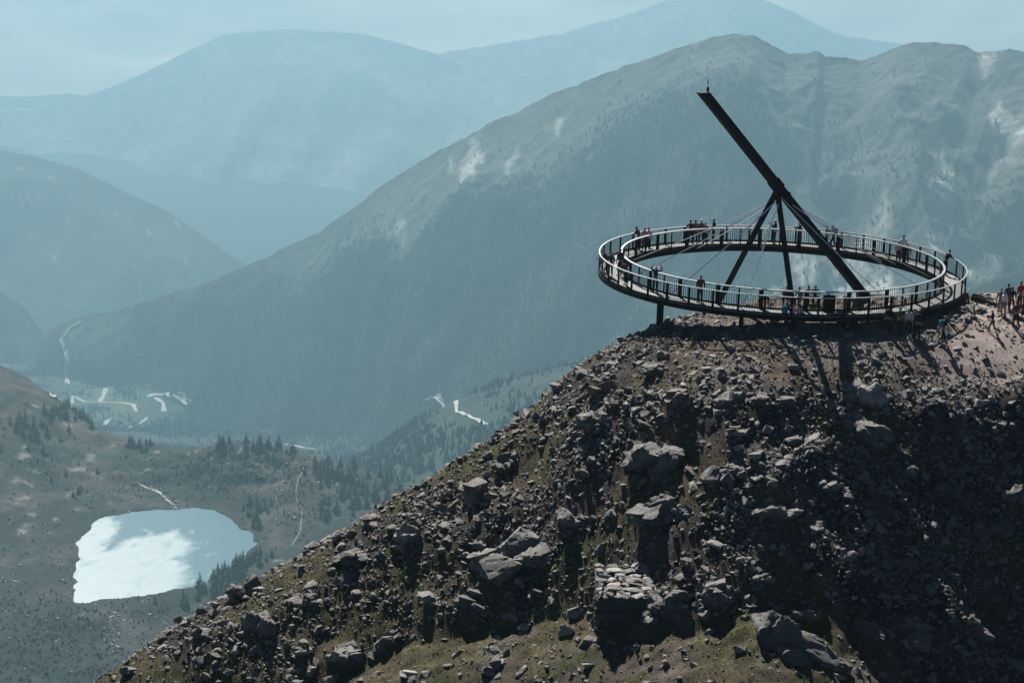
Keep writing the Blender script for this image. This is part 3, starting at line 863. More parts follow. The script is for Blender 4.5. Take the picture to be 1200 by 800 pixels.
# far side of the ring (y > 0), yaw 0 = looking away into the valley
deck_p(809, 0, 12.0, 10, 'lean', 'person in a maroon top leaning on the far railing, left of a dark pair', MAROON, DK)
deck_p(814, 0, 12.0, -8, 'stand', 'person in a grey top, right of the dark pair at the far railing', GREY, NAVY)
deck_p(821, 0, 11.9, 15, 'rest', 'person in a white cap between the dark pair and the man with hands on hips', GREY, OLIVE, hat=('cap', WHITE))
deck_p(826, 0, 11.4, 170, 'rest', 'shorter person in maroon facing the camera beside the white cap on the far walkway', MAROON, DK, scale=.93)
deck_p(835.5, 0, 11.8, 75, 'hips', 'tall man with hands on hips facing left on the far walkway, left of the strut', NAVY, DK, scale=1.05)
p = deck_p(907.5, 0, 11.7, 80, 'photo', 'person in a white cap and bulky dark jacket beside the strut, far walkway', NAVY, DK, hat=('cap', WHITE), scale=1.04)
deck_p(915.5, 0, 11.8, 20, 'lean', 'child in a pale pink top next to the person in the bulky dark jacket', PINK, DK, scale=.78)
deck_p(936, 0, 11.8, 60, 'point', 'person stretching an arm out to the left on the far walkway, between strut and pointer', NAVY, BLUE)
deck_p(967.5, 0, 11.7, -70, 'photo', 'person raising a camera and facing right on the far walkway behind the pointer', GREY, DK, scale=.97)
p = deck_p(976, 0, 11.7, 80, 'walk', 'hiker with a black backpack facing left on the far walkway, right of the pointer', NAVY, DK)
backpack(p, 'walk', 'black backpack worn by the hiker right of the pointer on the far walkway', DK)
# left bend
deck_p(749, 0, 12.0, 60, 'lean', 'leftmost of three people in pink and maroon at the left bend of the railing', MAROON, DK)
deck_p(754.5, 0, 11.6, 150, 'stand', 'middle one of three in pink and white shirts at the left bend, shirt plain pink', PINK, DK, scale=.98)
deck_p(759, 0, 11.3, 190, 'rest', 'rightmost of three in pink and white shirts at the left bend, with dark hair', (.75, .5, .55), DK)
deck_p(711, 1, 12.1, 100, 'lean', 'person in a grey cap at the extreme left end of the ring', OLIVE, DK, hat=('cap', GREY))
deck_p(715.5, 1, 12.0, 140, 'rest', 'person in an olive top beside the grey cap, at the left end of the ring', OLIVE, KHAKI)
deck_p(726, 1, 11.3, 40, 'stand', 'tall dark clothed person by the inner railing at the left end of the ring', NAVY, DK, scale=1.06)
deck_p(733.5, 1, 11.9, 120, 'lean', 'person in a dark green jacket leaning on the near outer railing, left end', OLIVE, DK)
deck_p(767.5, 1, 11.3, -25, 'raise', 'person lifting a wide brimmed hat with both hands, near left walkway', NAVY, DK, hat=('sunhat', (.45, .44, .42)))
deck_p(820, 1, 11.4, 5, 'stand', 'person in a dark red top with the back to the camera on the near walkway', MAROON, NAVY, scale=1.02)
# right bend
deck_p(1057, 0, 11.5, 190, 'stand', 'tall person in a white shirt behind two children at the right bend', WHITE, KHAKI, scale=1.1)
deck_p(1052, 0, 11.2, 200, 'rest', 'child in a pink striped top left of the tall white shirted person', PINK, DK, scale=.85)
deck_p(1062, 0, 11.2, 170, 'stand', 'child in a dark top right of the tall white shirted person', NAVY, DK, scale=.86)
deck_p(1108, 0, 11.9, -60, 'lean', 'person in a dark coat alone at the right end of the ring', DK, DK, scale=1.05)
# inside the ring on the summit rocks
ground_p(921, 356, 170, 'sit', 'person in dark red sitting at the foot of the right strut', MAROON, DK)
ground_p(937, 357, 150, 'sit', 'person in a green hat sitting on the rocks inside the ring', KHAKI, DK, hat=('cap', OLIVE))
ground_p(945.5, 355, 200, 'sit', 'person in a pale shirt sitting inside the ring, right of the green hat', KHAKI, DK)
ground_p(954.5, 355, 180, 'sit', 'person in black sitting broadside inside the ring, left of the info board', DK, DK)
# in front of the ring
p = ground_p(919.5, 385, -35, 'walk', 'hiker in a teal jacket standing on the stones in front of the ring', TEAL, DK, hair=(.3, .25, .18))
backpack(p, 'walk', 'teal backpack on the hiker in the teal jacket', (.02, .22, .30))
ground_p(928.5, 384, 20, 'rest', 'person in a pink top half hidden behind a companion in front of the ring', PINK, DK, scale=.96)
ground_p(934.5, 386, 10, 'stand', 'person in a pink shirt in front of the ring, right of the teal jacket', (.72, .5, .54), DK, scale=.98)
ground_p(1040, 390, -20, 'stand', 'leftmost of the hikers gathered in the shade under the right front of the ring', DK, DK)
ground_p(1053.5, 391, 30, 'hips', 'hiker in dark clothes with hands on hips in the shade under the ring', OLIVE, DK, hat=('cap', GREY))
ground_p(1064, 391, 160, 'rest', 'hiker in a white top among the dark group under the right front of the ring', WHITE, DK, scale=.95)
ground_p(1069, 391, 200, 'stand', 'hiker with fair hair behind the big dark one under the ring', GREY, DK, hair=(.4, .35, .28), scale=.95)
ground_p(1074.5, 398, 15, 'rest', 'big hiker in black standing nearest the camera in the shaded group', DK, DK, scale=1.12, hat=('cap', (.5, .48, .45)))
p = ground_p(1104, 402, -75, 'walk', 'hiker in a cap walking right below the dark hollow', DK, DK, hat=('cap', GREY))
backpack(p, 'walk', 'bright teal backpack on the hiker walking below the dark hollow', (.015, .26, .32))
p = ground_p(1162.5, 389, 60, 'walk', 'small dark hiker with a light cap crossing the summit path', DK, DK, hat=('cap', WHITE), scale=.84)
ground_p(1176, 371, 120, 'rest', 'hiker in a white top in the group on the summit path', WHITE, KHAKI)
ground_p(1171.5, 368, 160, 'stand', 'hiker in a grey top left of the white one on the summit path', GREY, KHAKI)
ground_p(1180, 364, 20, 'stand', 'hiker in blue with dark hair at the back of the group on the summit path', BLUE, DK, scale=1.06)
ground_p(1184.5, 366, -30, 'rest', 'hiker in a navy top behind the summit path group, right of the blue one', NAVY, MAROON)
ground_p(1190, 385, 10, 'walk', 'hiker in dark shorts and top walking nearest on the summit path', MAROON, DK, scale=1.04)
p = ground_p(1194.5, 362, 30, 'stand', 'hiker in a red jacket at the right edge of the summit path', RED, DK, scale=1.08)
ground_p(1199.5, 372, -20, 'rest', 'hiker cut by the right edge of the picture, in a dark red top', MAROON, DK)

# ------------------------------------------------------------------ the valley
UNIT = 2.0                # the layout tables of the valley and the mountains are in units of 2 m
LZ = CAM[2]-500.0*UNIT                              # lake level
_cols = np.array([-300, -100, 0, 75, 150, 225, 300, 375, 450, 525, 600, 700, 900, 1400.])
N_ = None
def Zc(v): return ('z', v)
_rows = {   # distance from the camera: picture row of the ground there for each column, None = basin floor, ('z', h) = height below the camera
 250:  [Zc(-535)]*14,
 1150: [Zc(-530), Zc(-520), Zc(-512)] + [Zc(-508)]*11,
 1330: [Zc(-490), Zc(-500), Zc(-503), Zc(-503)] + [Zc(-503)]*10,
 1420: [660, N_, N_, N_, N_, N_, N_, N_, 710, 715, 720, 720, 720, 720],
 1500: [610, 640, N_, N_, N_, N_, N_, N_, 655, 660, 670, 680, 690, 690],
 1600: [530, 555, 580, 592, N_, N_, 597, 592, 590, 600, 610, 640, 650, 650],
 1650: [500, 525, 545, 564, 573, 573, 555, 560, 572, 590, 605, 620, 640, 640],
 1710: [455, 480, 500, 528, 545, 531, 517, 533, 560, 585, 600, 610, 640, 640],
 1780: [415, 440, 460, 492, 514, 522, 530, 548, 580, 600, 610, 610, 640, 640],
 1860: [390, 405, 422, 470, 530, 570, 560, 585, 600, 610, 620, 620, 640, 640],
 2020: [400, 430, 470, 530, 590, 620, 610, 610, 605, 600, 600, 600, 600, 600],
 2350: [470, 500, 540, 580, 610, 625, 620, 590, 545, 505, 480, 460, 450, 450],
 2600: [500, 520, 560, 590, 610, 620, 610, 575, 522, 471, 442, 420, 410, 410],
 2850: [510, 530, 570, 590, 600, 600, 595, 570, 530, 500, 480, 450, 440, 440],
 3300: [Zc(-960)]*8 + [Zc(-960), Zc(-900), Zc(-840), Zc(-790), Zc(-720), Zc(-650)],
 3700: [Zc(-1080)]*9 + [Zc(-1040), Zc(-960), Zc(-900), Zc(-850), Zc(-800)],
 4800: [Zc(-1230)]*14,
 7000: [Zc(-1650)]*14,
 11000: [Zc(-1780)]*14,
 12800: [Zc(-1780)]*14,
}
def px_slope(X, Y):
    u = X-600; v0 = u*math.sin(ROLL)+(400-Y)*math.cos(ROLL)
    return (v0*math.cos(PITCH)-FOC*math.sin(PITCH))/(FOC*math.cos(PITCH)+v0*math.sin(PITCH))
KU = 1.035/FOC
rows = sorted(_rows); tab = np.zeros((len(rows), len(_cols)))
for i, cy in enumerate(rows):
    for j, X in enumerate(_cols):
        q = _rows[cy][j]
        tab[i, j] = -500.0 if q is None else (q[1] if isinstance(q, tuple) else px_slope(X, q)*cy)
vu = np.arange(-420, 1640, 3.0)                       # columns (nominal picture x)
vd = np.concatenate([np.geomspace(250, 1230, 25)[:-1], np.arange(1230, 2050, 4), np.arange(2050, 3300, 12), np.geomspace(3300, 12800, 110)])
tmp = np.stack([np.interp(vu, _cols, tab[i]) for i in range(len(rows))])
vz = np.stack([np.interp(vd, rows, tmp[:, j]) for j in range(len(vu))], 1)
def blur(a, k, ax):
    w = np.ones(k)/k; pad = [(0, 0), (0, 0)]; pad[ax] = (k//2, k//2)
    return np.apply_along_axis(lambda q: np.convolve(q, w, 'valid'), ax, np.pad(a, pad, mode='edge'))
for k in (9, 7): vz = blur(vz, 2*k+1, 1)
for k in (7, 5): vz = blur(vz, k, 0)
VX = (vu[None, :]-600)*KU*vd[:, None]; VY = np.broadcast_to(vd[:, None]+0.0, VX.shape)     # layout units, from below the camera
WX = CAM[0]+VX*UNIT; WY = CAM[1]+VY*UNIT
VD = np.broadcast_to(vd[:, None], VX.shape); VU = np.broadcast_to(vu[None, :], VX.shape)
am = sstep(1200, 1300, VD)
rockyness = np.clip(.55+.9*fbm(VX/160, VY/160, 3, 202), 0, 1)
vz = vz + am*(fbm(VX/70, VY/70, 4, 201)*7*sstep(4500, 2000, VD) + ridged(VX/26, VY/26, 3, 203)*2.8*rockyness*sstep(3000, 2000, VD) + fbm(VX/500, VY/500, 4, 204)*(45*sstep(2200, 3600, VD)+20*sstep(8000, 12000, VD)))
knoll = np.exp(-((VU-285)/95)**2-((VD-1680)/55)**2)
vz = vz + knoll*(ridged(VX/30, VY/30, 4, 231)*7+fbm(VX/12, VY/12, 3, 232)*2.5)
# lake basin
_lake_px = [(79, 702), (92, 690), (86, 676), (91, 660), (87, 648), (96, 634), (106, 620), (120, 608), (134, 602), (160, 599), (200, 598), (236, 596), (255, 599), (270, 608), (285, 619), (299, 629), (298, 642), (284, 656), (262, 668), (240, 680), (222, 688), (204, 690), (170, 697), (140, 699), (110, 703), (96, 706)]
_ruff_px = [(60, 730), (60, 640), (96, 600), (127, 596), (132, 608), (134, 623), (122, 640), (117, 647), (136, 643), (154, 632), (180, 627), (204, 625), (222, 631), (226, 642), (206, 654), (217, 663), (215, 675), (206, 720)]
lake_p = np.array([at_z(a, b, LZ)[:2] for a, b in _lake_px]); ruff_p = np.array([at_z(a, b, LZ)[:2] for a, b in _ruff_px])
def chaikin(p, n=2):
    for _ in range(n):
        q = np.roll(p, -1, 0); p = np.stack([.75*p+.25*q, .25*p+.75*q], 1).reshape(-1, 2)
    return p
lake_p = chaikin(lake_p, 2); lake_p = lake_p+np.stack([fbm(lake_p[:, 0]/34, lake_p[:, 1]/34, 4, 5), fbm(lake_p[:, 0]/34, lake_p[:, 1]/34, 4, 6)], 1)*13
def sdist(poly, x, y):
    """signed distance to a polygon, inside negative"""
    sh = x.shape; x = x.ravel(); y = y.ravel(); d2 = np.full(len(x), 1e18); ins = np.zeros(len(x), bool)
    for i in range(len(poly)):
        a = poly[i]; b = poly[(i+1) % len(poly)]; e = b-a
        t = np.clip(((x-a[0])*e[0]+(y-a[1])*e[1])/(e@e+1e-12), 0, 1)
        d2 = np.minimum(d2, (x-a[0]-t*e[0])**2+(y-a[1]-t*e[1])**2)
        c = ((a[1] > y) != (b[1] > y)) & (x < (b[0]-a[0])*(y-a[1])/(b[1]-a[1]+1e-12)+a[0]); ins ^= c
    return (np.sqrt(d2)*np.where(ins, -1, 1)).reshape(sh)
reg = (VD > 1250) & (VD < 1800) & (VU > -50) & (VU < 520)
ld = np.full(VX.shape, 1e3); ld[reg] = sdist(lake_p, WX[reg], WY[reg])/UNIT
shore = np.clip(ld, 0, None)
vz = np.where(ld < 0, -500+np.maximum(ld*.35, -5)-.15, np.where(ld < 60, -500+(.25+shore*.10)*(1-sstep(15, 58, ld)) + (vz+500)*sstep(3, 55, ld), vz))
nf = sstep(345, 280, VU)*sstep(1225, 1300, VD)*sstep(1500, 1455, VD)*(ld > 0)
vz = vz*(1-nf)+np.minimum(vz, -498.8+.07*shore+.6*fbm(VX/12, VY/12, 3, 209)*sstep(2, 20, shore))*nf
VZ = vz*UNIT+CAM[2]
def val_h(x, y):
    x = np.asarray(x, float); y = np.asarray(y, float)
    d = (y-CAM[1])/UNIT; u = (x-CAM[0])/UNIT/np.maximum(d, 1)/KU+600
    i = np.clip(np.interp(d, vd, np.arange(len(vd))), 0, len(vd)-1.001); j = np.clip((u-vu[0])/3.0, 0, len(vu)-1.001)
    i0 = i.astype(int); j0 = j.astype(int); a = i-i0; b = j-j0
    return (VZ[i0, j0]*(1-a)+VZ[i0+1, j0]*a)*(1-b)+(VZ[i0, j0+1]*(1-a)+VZ[i0+1, j0+1]*a)*b

# cover of the valley: turf, heath, bare scree, forest floor
n1 = fbm(VX/45, VY/45, 4, 211); n2 = fbm(VX/14, VY/14, 3, 212); n3 = fbm(VX/200, VY/200, 3, 213)
turf = np.array([.028, .034, .029]); tan_ = np.array([.070, .063, .058]); heath = np.array([.015, .022, .018]); scree = np.array([.24, .235, .22]); wood = np.array([.028, .045, .036]); meadow = np.array([.10, .13, .08])
k_tan = sstep(-.10, .45, n1+.35*n2+.25*sstep(240, 90, VU)*sstep(1600, 1700, VD)+.38*np.exp(-((VU-330)/60)**2-((VD-1690)/50)**2))
c = lerp(turf, tan_, k_tan)
k_he = sstep(0.0, .40, fbm(VX/60, VY/60, 4, 214)+.3*n2+.32*sstep(1395, 1340, VD)+.25*np.exp(-((VU-230)/70)**2-((VD-1690)/60)**2))
c = lerp(c, np.broadcast_to(heath, c.shape), k_he*.9)
c = lerp(c, np.broadcast_to(scree, c.shape), sstep(.46, .62, n2+.35*n3)*.6*sstep(2100, 1900, VD))
far = sstep(1900, 2050, VD); wd = sstep(-.45, .0, n3+.5*n1)*far
c = lerp(c, np.broadcast_to(wood, c.shape), wd)
c = lerp(c, np.broadcast_to(meadow, c.shape), np.exp(-((VU-130)/40)**2-((VD-4600)/250)**2)*.9)
c = c*(1+.5*n2[..., None])
def ground_mat(name, s1, s2, bump, bs=.5):
    t = NT(name); cc = t.attr('col'); f = t.noise(s1, 6, .7)
    cc = t.mix(1.0, cc, t.ramp(f, [(.28, .6), (.72, 1.4)]), 'MULTIPLY'); t.base(cc); t.rough(.95); t.spec(.1)
    t.bump(t.noise(s2, 5, .7), bs, bump); return t.m
M['valley'] = ground_mat('valley_turf', .125, .15, 3)
valley = link('valley', np_mesh('valley', np.stack([WX, WY, VZ], -1).reshape(-1, 3), grid_faces(*VX.shape), {'col': np.clip(c, .015, .6).reshape(-1, 3)}, smooth=True), M['valley'])
tag(valley, 'valley floor of turf, heath and scree round the lake', None, None, 'structure')

# lake water
lx = np.arange(lake_p[:, 0].min()-6, lake_p[:, 0].max()+6, 2.0); ly = np.arange(lake_p[:, 1].min()-6, lake_p[:, 1].max()+6, 2.0)
LX, LY = np.meshgrid(lx, ly)
sd_l = sdist(lake_p, LX, LY); sd_r = sdist(ruff_p, LX, LY)
wob = fbm(LX/32, LY/52, 4, 221)*18+fbm(LX/8, LY/12, 3, 222)*7
ruf = sstep(13, -11, sd_r+wob*.9)
streak = sstep(.12, .5, fbm(LX/20, LY/44, 3, 224)+.2*noise2(LX/6, LY/16, 9))
ruf = ruf*(1-.5*streak*sstep(-110, -10, sd_r))*(.86+.28*fbm(LX/9, LY/20, 3, 226))
ruf = np.clip(ruf+.30*sstep(.15, .5, fbm(LX/14, LY/40, 3, 227))*sstep(60, 10, sd_r), 0, 1)
fa = grid_faces(*LX.shape); keepf = (sd_l.ravel()[fa] < 5).any(1)
t = NT('lake_water'); ra = t.attr('ruffle', 'Fac')
t.base((.04, .14, .175)); t.spec(.8); t.b.inputs['IOR'].default_value = 1.333
f = t.noise(.5, 3, .6); rr = t.ramp(ra, [(0, .24), (.3, .30), (1, .43)]); t.l(rr, t.b.inputs['Roughness']); M['water'] = t.m
nt_b = t.n('ShaderNodeBump'); nt_b.inputs['Distance'].default_value = .05; nt_b.inputs['Strength'].default_value = .15
t.l(f, nt_b.inputs['Height']); t.l(nt_b.outputs['Normal'], t.b.inputs['Normal'])
lake = link('lake_water', np_mesh('lake_water', np.stack([LX, LY, np.full(LX.shape, LZ)], -1).reshape(-1, 3), fa[keepf], {'ruffle': ruf.ravel()}, smooth=True), M['water'])
tag(lake, 'small mountain lake, half still and blue, half ruffled by wind into white glare', None, None, 'structure')

# ------------------------------------------------------------------ mountains
def mountain(name, label, ridge, reach, slope, nu_step, nv, seed, crag, spur, spurw, colfun, mat, back=900, ease=.0):
    r_ = np.array(ridge, float)
    U = np.arange(r_[0, 0], r_[-1, 0]+.1, nu_step)
    # smooth-ish profile
    Yp = np.interp(U, r_[:, 0], r_[:, 1]); D = np.interp(U, r_[:, 0], r_[:, 2])
    kk = 3; w = np.ones(kk)/kk
    Yp = np.convolve(np.pad(Yp, kk//2, mode='edge'), w, 'valid'); D = np.convolve(np.pad(D, 40, mode='edge'), np.ones(81)/81, 'valid')
    zr = np.array([px_slope(a, b) for a, b in zip(U, Yp)])*D
    s = np.concatenate([-np.linspace(back, 0, 14)[:-1], reach*np.linspace(0, 1, nv)**1.25])
    S, UU = np.meshgrid(s, U, indexing='ij'); DD = np.broadcast_to(D, S.shape)-S
    X = (UU-600)*KU*DD; Y = DD+0.0
    sl = math.tan(R(slope)); sp_ = np.maximum(S, 0)
    z = zr[None]-sl*sp_*(1+ease*np.exp(-sp_/250))*(1-.22*sp_/reach) + np.minimum(S, 0)*.55
    w1 = sstep(0, spurw*.9, np.abs(S)); w0 = sstep(-30, 120, S)
    wx = X+60*noise2(X/400, Y/400, seed+3); 
    rg = ridged(wx/spurw, Y/(spurw*2.4), 4, seed)
    z = z + w1*(rg-.2)*spur + w1*fbm(X/(spurw*2.2), Y/(spurw*2.2), 3, seed+9)*spur*.9
    z = z + (fbm(X/60, Y/60, 4, seed+5)*crag*2 + ridged(X/28, Y/28, 3, seed+6)*crag)*(.45+.55*w1)
    Z = z*UNIT+CAM[2]
    col = colfun(X, Y, Z, UU, S, rg)
    X = CAM[0]+X*UNIT; Y = CAM[1]+Y*UNIT
    o = link(name, np_mesh(name, np.stack([X, Y, Z], -1).reshape(-1, 3), grid_faces(*S.shape), {'col': np.clip(col, .01, .6).reshape(-1, 3)}, smooth=True), mat)
    tag(o, label, None, None, 'structure')
    return dict(X=X, Y=Y, Z=Z, U=UU, S=S, rg=rg)
def interp_px(p): return np.array(p, float)
FRONT = [(-60, 600, 5000), (0, 500, 5000), (35, 430, 5000), (62, 388, 4990), (85, 374, 4970), (110, 369, 4940), (145, 363, 4900), (180, 352, 4850), (240, 333, 4780), (300, 309, 4700), (350, 283, 4600), (375, 272, 4560), (400, 253, 4520), (425, 235, 4480), (450, 214, 4440), (485, 190, 4400), (520, 171, 4360), (560, 148, 4300), (600, 130, 4260), (640, 108, 4220), (680, 92, 4180), (720, 76, 4140), (760, 63, 4110), (790, 52, 4080), (815, 43, 4060), (840, 40, 4040), (860, 42, 4040), (885, 54, 4060), (900, 63, 4080), (918, 62, 4080), (937, 60, 4080), (940, 68, 4080), (965, 68, 4080), (985, 71, 4080), (1005, 62, 4050), (1030, 52, 4010), (1062, 48, 4000), (1100, 54, 3980), (1112, 60, 3980), (1150, 58, 3950), (1200, 62, 3900), (1260, 66, 3850), (1350, 74, 3800), (1500, 110, 3700), (1640, 150, 3600)]
def forest_mask(X, Y, U, S):
    n = fbm(X/330, Y/330, 4, 301)+.45*fbm(X/90, Y/90, 3, 302)
    # bare upper flank on the left of the ridge, woods below; pale cirque on the right
    top = np.interp(U, [150, 300, 400, 480, 560, 640, 745, 830, 900, 1000, 1100, 1300], [20, 40, 90, 150, 210, 190, 110, 160, 200, 260, 330, 330])
    f = sstep(-60, 110, S-top+n*170)
    cirq = np.exp(-((U-1010)/150)**2-((S-560)/230)**2)
    rgt = sstep(900, 1060, U)*.5
    return np.clip(f*(1-.85*sstep(.22, .5, n*.55+cirq*.9))*(1-rgt*sstep(-.2, .3, n)), 0, 1)
def meadow_mask(U, S): return sstep(72, 86, U)*sstep(168, 140, U)*sstep(5, 25, S)*sstep(150, 95, S+.9*np.abs(U-118))
def front_col(X, Y, Z, U, S, rg):
    n = fbm(X/70, Y/70, 4, 311); m = fbm(X/220, Y/220, 3, 312)
    grass = np.array([.105, .112, .092]); pale = np.array([.48, .47, .43]); wood = np.array([.010, .019, .021]); rockc = np.array([.10, .10, .096])
    c = lerp(grass, rockc, sstep(-.1, .4, n+.3*m+.3*sstep(820, 900, U)*sstep(300, 0, S)))
    cirq = np.exp(-((U-1010)/170)**2-((S-560)/230)**2)
    pat = sstep(.30, .55, fbm(X/55, Y/190, 4, 313)+.55*cirq+.30*np.exp(-((U-560)/70)**2-((S-110)/90)**2)-.05+.3*sstep(1080, 1180, U)*sstep(500, 150, S))
    c = lerp(c, np.broadcast_to(pale, c.shape), pat*.85)
    f = forest_mask(X, Y, U, S)*(1-meadow_mask(U, S))
    c = lerp(c, np.broadcast_to(np.array([.11, .14, .09]), c.shape), meadow_mask(U, S))
    return lerp(c, np.broadcast_to(wood, c.shape), f*.9)*(1+.35*n[..., None])
M['mount'] = ground_mat('mountain_cover', .018, .025, 12)
front = mountain('mountain', 'long forested mountain ridge rising to the right behind the ring walkway', FRONT, 1900, 29.5, 2.5, 300, 320, 5.5, 85, 300, front_col, M['mount'])

def hazed_col(X, Y, Z, U, S, rg):  # distant slopes paled toward the haze; part of the haze is in their colour
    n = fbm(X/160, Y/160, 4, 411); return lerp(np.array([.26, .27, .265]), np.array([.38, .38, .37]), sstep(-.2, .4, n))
def far_col(X, Y, Z, U, S, rg):
    n = fbm(X/160, Y/160, 4, 411); n2 = fbm(X/60, Y/60, 3, 412)
    c = lerp(np.array([.020, .030, .026]), np.array([.06, .068, .05]), sstep(0, .5, n+.3*n2))
    return lerp(c, np.broadcast_to(np.array([.36, .35, .32]), c.shape), sstep(.42, .6, n2+.3*n)*.8)
M['mount_far'] = ground_mat('far_mountain_cover', .01, .015, 20)
mountain('mountain', 'low wooded spur entering the valley from the left edge above the lake basin', [(-420, 200, 5676), (-200, 255, 5610), (-60, 305, 5544), (0, 338, 5478), (35, 362, 5438), (56, 395, 5412), (66, 430, 5385), (78, 480, 5359), (100, 600, 5346)], 1900, 27, 4, 60, 501, 5, 85, 230, far_col, M['mount_far'], 500)
mountain('mountain', 'hazy wooded mountain on the left, sloping down into the valley', [(-420, 120, 7600), (-200, 150, 7500), (-60, 166, 7400), (0, 175, 7300), (55, 186, 7250), (95, 198, 7200), (130, 215, 7150), (165, 233, 7100), (200, 248, 7050), (235, 274, 7000), (262, 293, 6950), (300, 318, 6900), (350, 350, 6800), (430, 420, 6800)], 2900, 24, 4, 90, 521, 5, 90, 380, far_col, M['mount_far'], 900)
mountain('mountain', 'broad faint mountain filling the middle distance under the mist', [(-420, 90, 11824), (-100, 130, 11618), (40, 128, 11515), (120, 108, 11413), (180, 82, 11310), (225, 58, 11310), (262, 40, 11310), (330, 34, 11310), (420, 40, 11310), (500, 62, 11310), (560, 85, 11310), (640, 120, 11310), (760, 190, 11310), (900, 260, 11310)], 3200, 27, 5, 70, 541, 8, 130, 700, hazed_col, M['mount_far'], 900)
mountain('mountain', 'pale distant mountain whose slope falls to the right behind the main ridge', [(380, 90, 11600), (520, 60, 11440), (640, 40, 11360), (720, 15, 11280), (780, -8, 11200), (830, -14, 11200), (860, -5, 11200), (900, 12, 11200), (940, 32, 11200), (965, 42, 11200), (1000, 47, 11200), (1040, 52, 11200), (1100, 66, 11200), (1200, 55, 11440), (1260, 45, 11600), (1400, 20, 11600), (1640, 0, 11600)], 3200, 25, 5, 60, 561, 8, 120, 800, hazed_col, M['mount_far'], 700)
mountain('mountain', 'dark forested shoulder low on the right, between the main ridge and the summit path', [(1000, 420, 2600), (1080, 372, 2600), (1120, 344, 2600), (1150, 328, 2600), (1180, 318, 2600), (1210, 308, 2600), (1300, 290, 2600), (1640, 260, 2600)], 500, 32, 3, 60, 581, 3, 25, 120, lambda X, Y, Z, U, S, rg: np.broadcast_to(np.array([.03, .045, .038]), X.shape+(3,))*(1+.4*fbm(X/40, Y/40, 3, 5)[..., None]), M['mount'], 400)

# ------------------------------------------------------------------ roads and tracks
M['road'] = simple('pale_road', (.46, .45, .43), .85, 0, .15, .03, .1)  # asphalt coloured pale: the sun's glint on it is painted in
M['track'] = simple('gravel_track', (.15, .14, .125), .9, 0, .2, .3)
def multi_h(x, y):
    return np.maximum(val_h(x, y), _front_h(x, y))
from mathutils.bvhtree import BVHTree
def bvh_of(o):
    me = o.data; return BVHTree.FromPolygons([v.co[:] for v in me.vertices], [p.vertices[:] for p in me.polygons])
_bv = [bvh_of(valley), bvh_of(next(o for o in COL.objects if o.name == 'mountain'))]
def down(x, y):
    z = -1e9; nn = None
    for b in _bv:
        h = b.ray_cast(Vector((x, y, 900)), Vector((0, 0, -1)))
        if h[0] is not None and h[0].z > z: z = h[0].z; nn = h[1]
    return z
def see(px, py):
    d = Vector(ray(px, py)); best = None
    for b in _bv:
        h = b.ray_cast(Vector(CAM)+d*2200, d)
        if h[0] is not None and (best is None or h[3] < best[3]): best = h
    return np.array(best[0]) if best else None
def strip(name, pts, w, mat, label, lift=.8, widths=None):
    w = w*UNIT; lift = lift*UNIT; widths = [q*UNIT for q in widths] if widths else None
    P = [see(a, b) for a, b in pts]; ok = [i for i, p in enumerate(P) if p is not None]
    P = np.array([P[i] for i in ok]); Wd = np.array(widths if widths else [w]*len(pts), float)[ok]
    L = np.concatenate([[0], np.cumsum(np.linalg.norm(np.diff(P, axis=0), axis=1))])
    s = np.linspace(0, L[-1], max(8, int(L[-1]/14))); Q = np.stack([np.interp(s, L, P[:, k]) for k in range(3)], 1); ww = np.interp(s, L, Wd)
    T = np.gradient(Q, axis=0)[:, :2]; T /= np.linalg.norm(T, axis=1)[:, None]+1e-9
    Nn = np.stack([-T[:, 1], T[:, 0]], 1)
    rows_ = []
    for k in (-1, -.5, 0, .5, 1):
        xy = Q[:, :2]+Nn*(ww/2*k*(1+.25*np.sin(s/34)))[:, None]
        rows_.append(np.array([[x, y, down(x, y)+lift] for x, y in xy]))
    G = np.stack(rows_, 1)
    G[:, :, 2] = np.maximum(G[:, :, 2], G[:, :, 2].mean(1, keepdims=True))
    o = link(name, np_mesh(name, G.reshape(-1, 3), grid_faces(len(s), 5), smooth=True), mat); tag(o, label, None, None, 'structure'); return o
strip('road', [(95, 376), (80, 386), (72, 398), (75, 408), (80, 420), (78, 434), (79, 450)], 16, M['road'], 'pale road winding down the far valley floor', widths=[5, 6, 10, 7, 10, 7, 8])
strip('road', [(62, 466), (85, 464), (100, 471), (118, 471), (140, 472), (156, 474), (160, 482)], 11, M['road'], 'pale road crossing below the left hillside', widths=[5, 6, 6, 6, 6.5, 9, 7])
strip('road', [(124, 455), (121, 464), (117, 471)], 8, M['road'], 'short side branch of the pale valley road')
strip('road', [(173, 465), (180, 462), (195, 460), (206, 463), (214, 468), (221, 474)], 14, M['road'], 'looping hairpin of the pale road among woods', widths=[8, 11, 9, 8, 11, 9])
strip('road', [(182, 466), (191, 472), (192, 482)], 8, M['road'], 'inner leg of the hairpin')
strip('road', [(123, 498), (130, 490)], 7, M['road'], 'glimpse of road between trees below the hairpins')
strip('road', [(152, 501), (163, 497), (172, 489)], 5, M['road'], 'glimpse of road above the lake basin')
strip('road', [(500, 468), (512, 466), (520, 474), (535, 483), (552, 490), (570, 498)], 9, M['road'], 'pale road running along the wooded spur behind the near slope', widths=[11, 8, 4.5, 4, 4, 4.5])
strip('track', [(342, 640), (352, 622), (354, 600), (346, 580), (350, 560), (362, 540)], .9, M['track'], 'narrow footpath climbing the knoll behind the lake', lift=.3)
strip('road', [(334, 521), (345, 522), (358, 525), (369, 527)], 5, M['road'], 'pale stretch of road beyond the knoll')
strip('brook', [(207, 597), (203, 591), (194, 584), (186, 576), (176, 572), (165, 568)], 1.6, M['road'], 'stony brook running into the far side of the lake', lift=.12)
